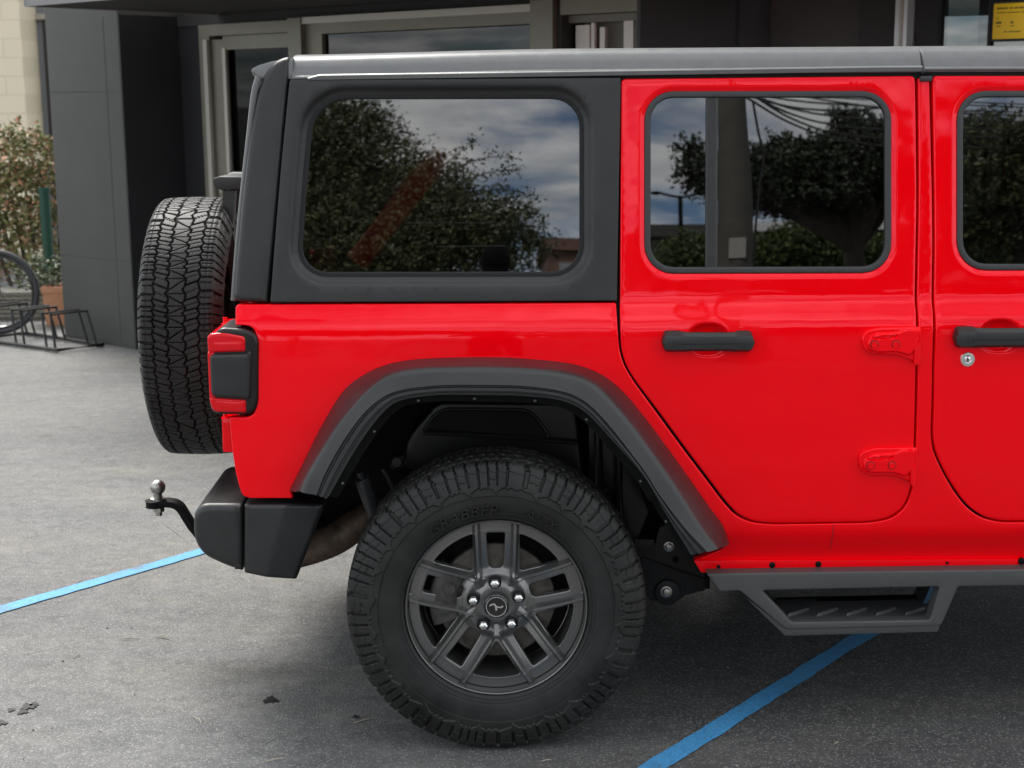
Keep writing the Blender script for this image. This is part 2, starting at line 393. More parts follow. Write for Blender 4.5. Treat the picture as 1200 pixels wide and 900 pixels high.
# --- doors
def ell(x, z, cx, cz, a, b, p=2.0):
    return (np.abs((x - cx) / a) ** p + np.abs((z - cz) / b) ** p)
def local_pts(cx, cz, w, h, st):
    gx, gz = np.meshgrid(np.arange(cx - w, cx + w, st), np.arange(cz - h, cz + h, st)); return np.c_[gx.ravel(), gz.ravel()] + nrs.uniform(-st * .05, st * .05, (gx.size, 2))
def loop_dist(x, z, Lp):
    """signed distance to a dense loop, positive outside."""
    P = np.c_[np.ravel(x), np.ravel(z)]; d = np.empty(len(P))
    for k in range(0, len(P), 3000):
        d[k:k + 3000] = np.sqrt(((P[k:k + 3000, None, :] - Lp[None]) ** 2).sum(2).min(1))
    s_ = np.where(inside(P, [Lp]), -1, 1); return (d * s_).reshape(np.shape(x))
def make_door(name, outline, win_px, handle_px, label=None):
    win = resample(ccw(pxloop(win_px, LATB)), 0.006)
    hx, hz = xz(*handle_px, LATB)
    def feat(x, z):
        d = loop_dist(x, z, win)
        f = -0.007 * (1 - sstep(0.0, 0.013, d))                            # pressed step round the window
        q = ell(x, z, hx, hz - 0.001, 0.058, 0.047, 2.4)
        f = f - 0.022 * (1 - sstep(0.15, 1.0, q))                            # scoop behind the handle
        return f
    ex = [local_pts(hx, hz, 0.085, 0.062, 0.004)]
    for d_ in (-0.001, 0.004, 0.008, 0.012, 0.016): ex.append(inset(win, -d_))
    dl = pxloop(outline, LATB)
    dl[dl[:, 0] > 1.8, 0] = 1.98
    return panel(name, dl, [inset(win, 0.002)], LATB, RED, car, grid=0.016, ds=0.006, edge=0.004, hole_edge=0.002, depth=0.03, feat=feat, extra=np.vstack(ex), sharp=50), win
def shrink(pts, d):      # px outline pulled in on both sides of a gap
    return pts
d1_out = [(728, 92.5, 5)] + [(p[0] + 2.6, p[1] - (1.6 if i > 3 else 0)) + tuple(p[2:]) for i, p in enumerate(DOOR_L)] + [(p[0] - 2.6, p[1] - (1.6 if i < 2 else 0)) + tuple(p[2:]) for i, p in enumerate(DOOR_R[:-1])] + [(1072.5, 89, 5)]
win1_px = [(755.5, 107, 34), (1045, 106.5, 34), (1045, 320, 34), (755.5, 321, 34)]
rear_door, win1 = make_door('rear_door', d1_out, win1_px, (830, 398))
d2_out = [(1093, 89, 5), (1095.6, 250, 40), (1095, 470, 40), (1092.8, 517, 20), (1101.5, 542, 16), (1121, 577, 16), (1142, 601, 16), (1167, 610.5, 16), (1400, 610), (1400, 89)]
win2_px = [(1122, 106.5, 34), (1392, 106, 34), (1392, 317, 34), (1122, 317, 34)]
front_door, win2 = make_door('front_door', d2_out, win2_px, (1172, 393.5))

def ring(name, outer, inner, lat, m_, parent, edge, depth, feat=None):
    return panel(name, outer, [inner], lat, m_, parent, grid=0.012, ds=0.006, edge=edge, depth=depth, feat=feat)
def pane(name, loop, lat_off, parent):
    P = resample(ccw(np.asarray(loop)), 0.012)
    mb_ = MB(); n = len(P)
    y = -(LATB(P[:, 1]) + lat_off)
    # one flat sheet: best-fitting tilted plane between sill and header
    z0, z1 = P[:, 1].min(), P[:, 1].max(); y0, y1 = -(float(LATB(z0 + .03)) + lat_off), -(float(LATB(z1)) + lat_off)
    yy = -(float(LATB(1.5)) + lat_off) + 0.105 * (P[:, 1] - 1.5)
    mb_.add(np.c_[P[:, 0], yy, P[:, 1]], [tuple(range(n))])
    return mb_.build(name, GLASS, parent, smooth=False)
def door_window(door, win, divider_px=None, pane_px=None):
    fr_in = inset(win, 0.0165)
    fr = ring('window_seal', inset(win, -0.0005), fr_in, lambda z: LATB(z) - 0.003, SEAL, door, 0.004, 0.02)
    pane('window_pane', inset(win, 0.010), -0.012, door)
    if divider_px:
        mb_ = MB(); a = [xz(px, py, lambda z: LATB(z) - 0.004) for px, py in divider_px]
        rows = []
        for (s0, z) in ((0, a[0][1]), (1, a[2][1])):
            pass
        x0, x1, zt, zb = a[0][0], a[1][0], a[0][1], a[2][1]
        prof = [(x0, 0.014), (x0, 0.002), (x0 + .004, 0.0), (x0 + .008, 0.003), (x1 - .008, 0.003), (x1 - .004, 0), (x1, 0.002), (x1, 0.014)]
        mb_.grid(np.array([[(x, -(float(LATB(z)) - 0.006) + d, z) for x, d in prof] for z in np.linspace(zb, zt, 12)]))
        mb_.build('window_divider', BLK, door)
    return fr
door_window(rear_door, win1, [(827.5, 112), (841.5, 112), (827.5, 314)])
door_window(front_door, win2)

def handle(door, x0, x1, yt, yb):
    """black pull handle bridging the scoop."""
    a, b = xz(x0, (yt + yb) / 2, LATB), xz(x1, (yt + yb) / 2, LATB); lat0 = float(LATB(a[1]))
    hh = abs(xz(x0, yt, LATB)[1] - xz(x0, yb, LATB)[1]) / 2; n = 41; secs = []
    Lh = b[0] - a[0]
    for i in range(n):
        t = i / (n - 1); x = a[0] + Lh * t
        e = min(t, 1 - t) * Lh
        rr = math.sqrt(max(0.0, 1 - (1 - min(1, e / 0.014)) ** 2))
        waist = 1 - 0.09 * float(sstep(0.16, 0.30, t) * (1 - sstep(0.72, 0.86, t)))
        h = max(0.0008, hh * rr * waist); front = 0.034 - 0.004 * (1 - rr); back = -0.004 if (t < 0.22 or t > 0.80) else 0.014
        z = a[1] + (b[1] - a[1]) * t
        sec = []
        for (u, w) in ((-1, 0.0), (-1, 0.55), (-0.72, 0.97), (-0.2, 1.0), (0.35, 1.0), (0.62, 0.93), (1, 0.5), (1, 0.0)):
            sec.append((x, -(lat0 + back + (front - back) * w), z + u * h))
        secs.append(sec)
    mb_ = MB(); mb_.grid(np.array(secs), close_v=True)
    mb_.f.append(tuple(range(8))); mb_.f.append(tuple(range((n - 1) * 8, n * 8)))
    ho = mb_.build('door_handle', BLK, door, sharp=28)
    # recessed strip and joint line on the grip
    g = MB()
    xa, xb = a[0] + 0.17 * Lh, a[0] + 0.86 * Lh; zc = a[1] - 0.002
    g.box((xa, -(lat0 + 0.0350), zc - 0.0040), (xb, -(lat0 + 0.030), zc - 0.0020)); g.box((xa, -(lat0 + 0.0350), zc + 0.0020), (xa + 0.004, -(lat0 + 0.030), zc + 0.0035)); g.box((xa - 0.010, -(lat0 + 0.0345), zc - 0.013), (xa - 0.009, -(lat0 + 0.030), zc + 0.012))
    g.build('handle_groove', GAP, ho)
    return ho
handle(rear_door, 775, 882.5, 387, 411)
handle(front_door, 1116, 1224, 382, 406.5)
# key lock
x, z = xz(1133.5, 421, LATB); y = -float(LATB(z))
mb = MB(); mb.rev([(0.003, 0.0205), (-0.002, 0.0205), (-0.005, 0.0185), (-0.0055, 0.010), (-0.0035, 0.009), (-0.0045, 0.006), (-0.0045, 0.0)], (x, y, z), 32)
lock = mb.build('key_lock', CHROME, front_door)
mb = MB(); mb.box((x - 0.0015, y - 0.0056, z - 0.005), (x + 0.0015, y - 0.004, z + 0.005)); mb.box((x - 0.004, y - 0.0062, z + 0.008), (x + 0.004, y - 0.0045, z + 0.011)); mb.build('keyhole', GAP, front_door)

def hinge(door, px, py):
    """painted pressed hinge, scaled from its outline."""
    S = [(1009, 396, 4), (1013, 388, 4), (1029, 383.5, 4), (1078, 382.5, 2), (1078, 422, 2), (1066, 421, 3), (1051, 415, 5), (1020, 415, 6), (1011, 408, 5)]
    mv = lambda q: [(p[0] + px, p[1] + py) + tuple(p[2:]) for p in q]
    out = pxloop(mv(S), LATB)
    raised = resample(ccw(pxloop(mv([(1015, 399, 4), (1022, 390.5, 5), (1051, 388.5, 4), (1060, 384.5, 3), (1076, 384.5, 2), (1074, 404, 4), (1064, 416, 4), (1052, 411, 5), (1021, 411, 6), (1014, 406, 4)]), LATB)), 0.003)
    groove = resample(ccw(pxloop(mv([(1019, 394.5, 2), (1051, 390.8, 2), (1043, 395, 2), (1021, 396.5, 2)]), LATB)), 0.003)
    bolts = [xz(1022.5 + px, 402.3 + py, LATB), xz(1047.5 + px, 402 + py, LATB)]
    def feat(x, z):
        f = 0.012 + 0.009 * (1 - sstep(-0.003, 0.0015, loop_dist(x, z, raised))) - 0.007 * (1 - sstep(-0.0015, 0.0015, loop_dist(x, z, groove)))
        return f
    c = out.mean(0); ex = local_pts(c[0], c[1], 0.09, 0.06, 0.0024)
    h = panel('door_hinge', out, [], LATB, RED, door, grid=0.02, ds=0.003, edge=0.003, depth=0.015, feat=feat, extra=ex, sharp=35)
    for b in bolts:
        l = float(LATB(b[1])) + 0.021
        q = MB(); q.rev([(0.0005, 0.0115), (-0.0004, 0.0115), (-0.0004, 0.0)], (b[0], -l, b[1]), 24); q.build('bolt_shadow_gap', GAP, door)
        q = MB(); q.rev([(0.002, 0.0095), (-0.003, 0.0095), (-0.0035, 0.0075), (-0.0015, 0.0065), (-0.0015, 0.003), (-0.003, 0.0025), (-0.003, 0)], (b[0], -l, b[1]), 18); q.build('hinge_bolt', RED, door)
    a, b = xz(1072.5 + px, 404 + py, LATB), xz(1072.5 + px, 424 + py, LATB); l = float(LATB(a[1]))
    q = MB(); q.tube([(a[0], -l - 0.016, a[1]), (b[0], -l - 0.016, b[1])], 0.0085, 14); q.tube([(b[0], -l - 0.016, b[1]), (b[0], -l - 0.016, b[1] - 0.005)], 0.0055, 10); q.build('hinge_pin', RED, door)
    return h
hinge(rear_door, 0, 0); hinge(rear_door, -4.5, 141)

# --- hardtop: side, window, rear corner, roof
HT = [(341, 66.5), (337.5, 94), (728, 93.5), (724, 353), (316, 355.5), (330, 200), (336, 110)]
ht_out = pxloop([(339.5, 92.5, 3), (727.5, 90.5), (723, 352.5), (316.5, 354.5), (328.5, 200, 200)], LATB)
qw_px = [(362, 108.5, 44), (687, 108, 40), (687, 327, 40), (343.5, 327.5, 40), (352, 200, 200)]
qwin = resample(ccw(pxloop(qw_px, LATB)), 0.006)
def ht_feat(x, z):
    d = loop_dist(x, z, qwin); return -0.018 * (1 - sstep(0.0, 0.019, d))
top_side = panel('hardtop_side', ht_out, [inset(qwin, 0.006)], lambda z: LATB(z) + 0.004, BLK, car, grid=0.02, ds=0.007, edge=0.004, hole_edge=0.002, depth=0.03, feat=ht_feat, extra=np.vstack([inset(qwin, -d_) for d_ in (0, 0.005, 0.010, 0.015, 0.02)]), sharp=50)
ring('window_seal', inset(qwin, 0.0008), inset(qwin, 0.017), lambda z: LATB(z) - 0.014, GAP, top_side, 0.004, 0.02)
pane('window_pane', inset(qwin, 0.010), -0.022, top_side)
MIRROR.append(top_side)
corner_out = pxloop([(340, 66, 4), (338, 94), (313.5, 355), (273.5, 354, 10), (277, 300, 60), (288, 190, 60), (298, 118, 40), (305, 94, 20), (316, 77, 14), (328, 68.5, 6)], LATB)
rc = panel('rear_corner', corner_out, [], lambda z: LATB(z) + 0.003, BLK, car, grid=0.02, ds=0.006, edge=0.016, depth=0.11, sharp=60, nr=6); MIRROR.append(rc)
# edge strip along the back of the corner
pth = [(303, 90), (299.5, 102), (296.5, 120), (292, 162), (284, 235), (278, 300), (274, 352)]
mb = MB(); P = [np.r_[on_y(px, py, -0.700)] for px, py in pth]; mb.tube(catmull(P), 0.0085, 10); o = mb.build('corner_trim', ROOFM, car); MIRROR.append(o)

def roof_section(x, yoff=0.0, zs=0.0):
    zl = [xz(700, py, 0.70)[1] for py in (88.2, 84.0, 81.5)]
    pts = [(-0.700, zl[0] + 0.002), (-0.7065, zl[1]), (-0.7045, zl[1] + 0.004), (-0.697, zl[2] + 0.002), (-0.688, 1.838), (-0.678, 1.854), (-0.664, 1.865), (-0.640, 1.8725), (-0.58, 1.876), (-0.40, 1.879), (0, 1.880)]
    pts = pts + [(-a, b) for a, b in pts[-2::-1]]
    return [(x, a, b) for a, b in pts]
def roof_piece(name, xa, xb, n=24, tail=False):
    mb_ = MB(); rows = []
    for x in np.linspace(xa, xb, n):
        dip = 0.012 * float(sstep(0.25, -0.62, x)) + (0.010 * float(sstep(1.2, 2.2, x)))
        rows.append([(a, b, c - dip) for a, b, c in roof_section(x)])
    # rounded ends
    for e in (0, -1):
        s_ = 1 if e == 0 else -1
        base = rows[e]
        endr = [(a - s_ * 0.004, b * 0.996, c - 0.005) for a, b, c in base]; low = [(a, b * 0.97, min(c - 0.03, 1.80)) for a, b, c in endr]
        if e == 0: rows = [low, endr] + rows
        else: rows = rows + [endr, low]
    mb_.grid(np.array(rows)); return mb_.build(name, ROOFM, car, sharp=35)
xg = xz(1082, 75, 0.70)[0]
roof = roof_piece('roof', xz(341, 75, 0.70)[0] + 0.002, xg - 0.005)
roof_piece('roof_panel', xg + 0.005, 2.02)
mb = MB(); mb.grid(np.array([[(a, b * 0.992, c - 0.007) for a, b, c in roof_section(x)] for x in (xg - 0.02, xg + 0.02)])); mb.build('roof_joint_seal', GAP, roof)
# dark gutter under the roof rail
mb = MB(); x0 = xz(361, 88, 0.70)[0]; z0 = xz(700, 89, 0.70)[1]
mb.box((x0, -0.6905, z0 - 0.012), (2.02, -0.66, z0 + 0.009)); o = mb.build('roof_gutter', GAP, car); MIRROR.append(o)
# drip rail: starts with a tapering nose
mb = MB(); rows = []
zr = xz(600, 83.2, 0.706)[1]
for x in list(np.linspace(x0, x0 + 0.03, 6)) + [1.0, xg - 0.004]:
    k = min(1, (x - x0) / 0.03) ; h = 0.003 + 0.007 * k
    dip = 0.012 * float(sstep(0.25, -0.62, x))
    rows.append([(x, -0.699, zr - 0.009 - dip), (x, -0.709, zr - 0.008 - dip), (x, -0.711, zr - 0.008 + h - dip), (x, -0.708, zr - 0.005 + h - dip), (x, -0.698, zr - 0.003 + h - dip)])
mb.grid(np.array(rows)); o = mb.build('drip_rail', ROOFM, roof)
mb = MB(); b = xz(1084, 90, 0.70); mb.box((b[0] - 0.016, -0.712, b[1] - 0.012), (b[0] + 0.016, -0.69, b[1] + 0.002)); mb.build('roof_clip', SEAL, roof, bevel=0.003)
# spoiler over the tailgate
mb = MB(); rows = []
xr = xz(341, 66, 0.70)[0]
for y in np.r_[-0.694, np.linspace(-0.686, 0.686, 15), 0.694]:
    sh_ = 0.010 if abs(y) > 0.69 else 0.0
    tip = xr - 0.108 + sh_
    rows.append([(xr + 0.004, y, 1.853 - sh_), (xr - 0.022, y, 1.8505 - sh_), (xr - 0.055, y, 1.8445 - sh_), (tip + 0.022, y, 1.836 - sh_), (tip + 0.004, y, 1.828 - sh_), (tip, y, 1.820), (tip + 0.004, y, 1.810), (tip + 0.018, y, 1.798), (tip + 0.030, y, 1.780 + sh_), (tip + 0.060, y, 1.79 + sh_), (xr, y, 1.80)])
A = np.array(rows)
mb.grid(A); n_ = A.shape[1]; mb.f.append(tuple(range(n_))); mb.f.append(tuple(range((len(A) - 1) * n_, len(A) * n_)))
mb.build('roof_spoiler', ROOFM, car, sharp=40)

# --- flare over the rear wheel
PB = [(352, 575), (360, 554.7), (390, 504), (414.6, 472.5), (439, 449), (463, 436.5), (499, 431), (540, 430), (572, 430), (612, 431), (656, 434.7), (684.5, 442), (707, 457), (742, 497), (786, 558), (823, 615), (843, 641)]
PC = [(372, 580), (382, 554.7), (402.5, 518), (427, 484.6), (451, 465), (475, 457), (511, 452.7), (540, 451.8), (572, 452), (612, 453), (656, 459), (684.5, 471), (713, 499), (754, 552), (771, 579), (800, 617), (828, 647)]
PD = [(383, 584), (387, 579), (410, 538), (434, 501.5), (455.7, 477), (475, 467.7), (511, 463), (540, 462.6), (572, 463), (612, 464), (656, 469), (684.5, 482), (713, 511), (754, 558), (780, 602), (806, 644), (809, 650)]
PA = [(341, 571)] + ARCH_A[1:-2] + [(847, 616), (853, 634)]
def arch_path(P, lat, n=90):
    q = catmull(np.array(P, float), 8); q = resample(q, 1.0, closed=False)
    t = np.linspace(0, len(q) - 1, n); q = np.stack([np.interp(t, np.arange(len(q)), q[:, i]) for i in range(2)], 1)
    return np.array([[*xz(a, b, lat)] for a, b in q])
nA = 110
a_, b_, c_, d_ = arch_path(PA, 0.795, nA), arch_path(PB, 0.902, nA), arch_path(PC, 0.930, nA), arch_path(PD, 0.934, nA)
def lift(P, lat): return np.c_[P[:, 0], np.full(len(P), -lat), P[:, 1]]
def mixp(P, Q, t): return P * (1 - t) + Q * t
loops = [lift(a_, 0.780), lift(a_, 0.797), lift(mixp(a_, b_, 0.25), 0.835), lift(mixp(a_, b_, 0.62), 0.880), lift(b_, 0.904), lift(mixp(b_, c_, 0.14), 0.9165), lift(mixp(b_, c_, 0.35), 0.921), lift(mixp(b_, c_, 0.7), 0.9265), lift(mixp(b_, c_, 0.955), 0.931), lift(mixp(c_, d_, 0.04), 0.925), lift(mixp(c_, d_, 0.16), 0.925), lift(mixp(c_, d_, 0.24), 0.9325), lift(mixp(c_, d_, 0.55), 0.9335), lift(mixp(c_, d_, 0.62), 0.930), lift(mixp(c_, d_, 0.70), 0.930), lift(mixp(c_, d_, 0.78), 0.935), lift(d_, 0.934), lift(d_, 0.925)]
A = np.array(loops).transpose(1, 0, 2)
# closed, rounded ends
def cap_end(A, i0):
    e = A[i0].copy(); c = e.mean(0); out = []
    nxt = A[1 if i0 == 0 else -2]; t = (e - nxt).mean(0); t /= np.linalg.norm(t)
    for k in (0.5, 0.85, 1.0):
        s_ = math.sqrt(1 - k * k * 0.97); q = e.copy()
        q = q + t * 0.012 * k; q[:, 1] = np.maximum(q[:, 1], 0) if False else -0.79 + (q[:, 1] + 0.79) * (0.25 + 0.75 * s_)
        out.append(q)
    return out
ends0, ends1 = cap_end(A, 0), cap_end(A, -1)
A = np.array(ends0[::-1] + list(A) + ends1)
mb = MB(); mb.grid(A); n_ = A.shape[1]
mb.f.append(tuple(range(n_))); mb.f.append(tuple(range((len(A) - 1) * n_, len(A) * n_)))
flare = mb.build('wheel_arch_flare', FLARE, car, sharp=38); MIRROR.append(flare)
# inner lip of the flare with its rivets
ctr = np.array([xz(582, 640, 0.9)[0], xz(582, 640, 0.9)[1]])
din = d_ + (ctr - d_) / np.linalg.norm(ctr - d_, axis=1)[:, None] * 0.024
din[-14:] = d_[-14:] + np.array([-0.02, -0.0])
mb = MB(); mb.grid(np.array([lift(d_, 0.924), lift(mixp(d_, din, 0.15), 0.915), lift(din, 0.905), lift(din + 0.001, 0.80), lift(a_ * 0.2 + din * 0.8, 0.78)]).transpose(1, 0, 2)); lip = mb.build('flare_lip', DARK, car); MIRROR.append(lip)
RIVM = mat('rivet_dark_steel', (0.10, 0.10, 0.10), 0.4, metal=0.7)
mid = mixp(d_, din, 0.62)
for t in (0.045, 0.17, 0.285, 0.41, 0.535, 0.66, 0.83, 0.93):
    p = mid[int(t * (nA - 1))]
    q = MB(); q.rev([(0.002, 0.0045), (-0.002, 0.0040), (-0.0035, 0.002), (-0.0035, 0)], (p[0], -0.911, p[1]), 10); q.build('rivet', RIVM, lip)

# --- wheels
WX, WZ, WL, TR = -0.0057, 0.405, 0.800, 0.4055
def tyre_mesh():
    half = [(0.100, 0.236), (0.108, 0.2395), (0.1135, 0.246), (0.117, 0.2475), (0.1175, 0.255), (0.1235, 0.270), (0.1275, 0.290), (0.1288, 0.310), (0.1275, 0.330), (0.1235, 0.350), (0.1185, 0.366), (0.1135, 0.380), (0.1075, 0.391), (0.100, 0.3985), (0.090, 0.4020), (0.05, 0.4045), (0.0, 0.4055)]
    prof = catmull(np.array([(-a, r) for a, r in half] + [(a, r) for a, r in half[-2::-1]]), 10)
    s_ = np.r_[0, np.cumsum(np.linalg.norm(np.diff(prof, axis=0), axis=1))]
    t = np.linspace(0, s_[-1], 250)
    prof = np.stack([np.interp(t, s_, prof[:, i]) for i in range(2)], 1)
    tg = np.gradient(prof, axis=0); tg /= np.linalg.norm(tg, axis=1)[:, None]; nr_ = np.c_[-tg[:, 1], tg[:, 0]]
    if nr_[len(nr_) // 2, 1] < 0: nr_ = -nr_
    NT, NP = 1728, 74
    th = np.arange(NT) * 2 * PI / NT
    U = (th / (2 * PI) * NP + 0.30 * np.sin(th * 7) + 0.22 * np.sin(th * 11 + 1) + 0.12 * np.sin(th * 19 + 2))[:, None]                    # tread pitches
    pv = 2 * PI * 0.4 / NP                               # metres in one pitch
    w = prof[:, 0][None, :]; r = prof[:, 1][None, :]; aw = np.abs(w); sg = np.sign(w + 1e-9)
    def tri(x): return np.abs((x % 1.0) - 0.5) * 4 - 1
    def near(x, c=0.0): return np.abs(((x - c + 0.5) % 1.0) - 0.5) * pv
    D = np.zeros((NT, len(prof)))
    def cut(maskd, hw, dep, soft=0.0012):
        return dep * (1 - sstep(hw - soft, hw + soft, maskd))
    tread = r > 0.385
    z1 = 0.025 + 0.0045 * tri(U + 0.25 * (sg > 0)) + 0.002 * tri(2 * U + 0.1); z2 = 0.066 + 0.004 * tri(U + 0.5 + 0.3 * (sg > 0))
    g = np.maximum(cut(np.abs(aw - z1), 0.0021, 0.009), cut(np.abs(aw - z2), 0.0023, 0.009))
    # shoulder slots run out over the edge
    sh = cut(near(U, 0.10 * sg + (aw - 0.066) * 2.0), 0.0027, 0.009) * (aw > z2)
    # slanted slots of the middle rows, centre triangles
    mid_ = cut(near(U, 0.55 + 0.1 * sg + (aw - 0.046) * 9.0), 0.0018, 0.008) * ((aw > z1) & (aw < z2))
    flip = np.where(np.floor(U) % 2 == 0, 1.0, -1.0); cen = np.maximum(cut(near(U, 0.5 + w * 15.0 * flip), 0.0014, 0.006), cut(near(U, 0.98), 0.0011, 0.004)) * (aw < z1)
    # fine sipes
    sip = np.maximum(cut(near(U, 0.60 + 0.1 * sg + 0.05 * np.sin(aw * 900)), 0.0011, 0.0045) * (aw > z2) * (aw < 0.1), cut(np.abs(aw - 0.086), 0.0010, 0.0035) * (aw > z2))
    sip2 = cut(near(U, 0.05 + 0.1 * sg + (aw - 0.046) * 9.0 + 0.06 * np.sin(aw * 700)), 0.0010, 0.003) * ((aw > z1) & (aw < z2))
    D = np.maximum.reduce([g, sh, mid_, cen, sip, sip2]) * (r > 0.3925)
    # shoulder lugs on the upper sidewall
    q = sstep(0.3925, 0.389, r)
    fr_ = (U - 0.10 * sg) % 1.0
    slot = np.minimum(fr_, 1 - fr_) * pv
    side = cut(slot, 0.0034, 0.0080) * (r > 0.346)
    ph3 = np.floor(U - 0.10 * sg) % 3
    hook = np.where(ph3 == 0, 0.320 + 0.016 * np.clip(fr_ * 1.6, 0, 1), np.where(ph3 == 1, 0.338 + 0.003 * tri(U * 2), 0.330 + 0.012 * (1 - fr_)))
    low = sstep(hook + 0.0009, hook - 0.0009, r) * 0.0050
    rib = np.maximum(cut(np.abs(r - (0.378 + 0.003 * tri(U + 0.3))), 0.0010, 0.0022) * (r > 0.366), cut(near(3 * U, 0.2) / 3, 0.0008, 0.0016) * ((r > 0.352) & (r < 0.366) & (ph3 != 1)))
    rib = np.maximum(rib, cut(np.abs(r - (0.360 + 0.006 * (fr_ - 0.5))), 0.0010, 0.003) * (ph3 == 0))
    D = np.maximum(D, q * np.maximum.reduce([side, low, rib]))
    # rings and scuff steps on the sidewall
    sw = np.zeros_like(r)
    for rc_, hw_, dp_ in ((0.262, 0.0012, -0.0012), (0.305, 0.0010, -0.0010), (0.258, 0.0008, -0.0006)):
        sw = sw + dp_ * (1 - sstep(hw_ * 0.5, hw_, np.abs(r - rc_)))
    D = D + np.where(r < 0.316, sw + 0.0050, 0)
    Dn = D
    pw = prof[:, 0][None] - nr_[:, 0][None] * Dn; pr = prof[:, 1][None] - nr_[:, 1][None] * Dn
    V = np.stack([pr * np.cos(th)[:, None], np.broadcast_to(pw, pr.shape), pr * np.sin(th)[:, None]], 2)
    mb_ = MB(); mb_.grid(V, close_u=True)
    # raised lettering
    def letters(txt, size, rad, a_mid, hw, spacing=1.0):
        cu = bpy.data.curves.new('lettering', 'FONT'); cu.body = txt; cu.size = size; cu.shear = 0.30; cu.extrude = 0.0034; cu.align_x = 'CENTER'; cu.space_character = spacing; cu.offset = -0.0002
        ob = bpy.data.objects.new('lettering', cu); COL.objects.link(ob)
        dg = bpy.context.evaluated_depsgraph_get(); ev = ob.evaluated_get(dg); me = ev.to_mesh()
        v = np.empty(len(me.vertices) * 3); me.vertices.foreach_get('co', v); v = v.reshape(-1, 3); fs = [tuple(p.vertices) for p in me.polygons]
        ev.to_mesh_clear(); bpy.data.objects.remove(ob); bpy.data.curves.remove(cu)
        # split long straight edges is not needed at this size
        rr = rad + v[:, 1]; aa = a_mid - v[:, 0] / rad
        # lie on the sidewall
        lo_ = prof[: len(prof) // 2]; o_ = np.argsort(lo_[:, 1]); yw = np.interp(rr, lo_[o_, 1], lo_[o_, 0])
        y = yw + 0.0050 - 0.0016 - v[:, 2] * 1.0
        mb_.add(np.c_[rr * np.cos(aa), y, rr * np.sin(aa)], fs)
    letters('GRABBER', 0.040, 0.266, R(109), 0, 1.15)
    letters('ATX', 0.040, 0.266, R(65), 0, 1.2)
    return mb_
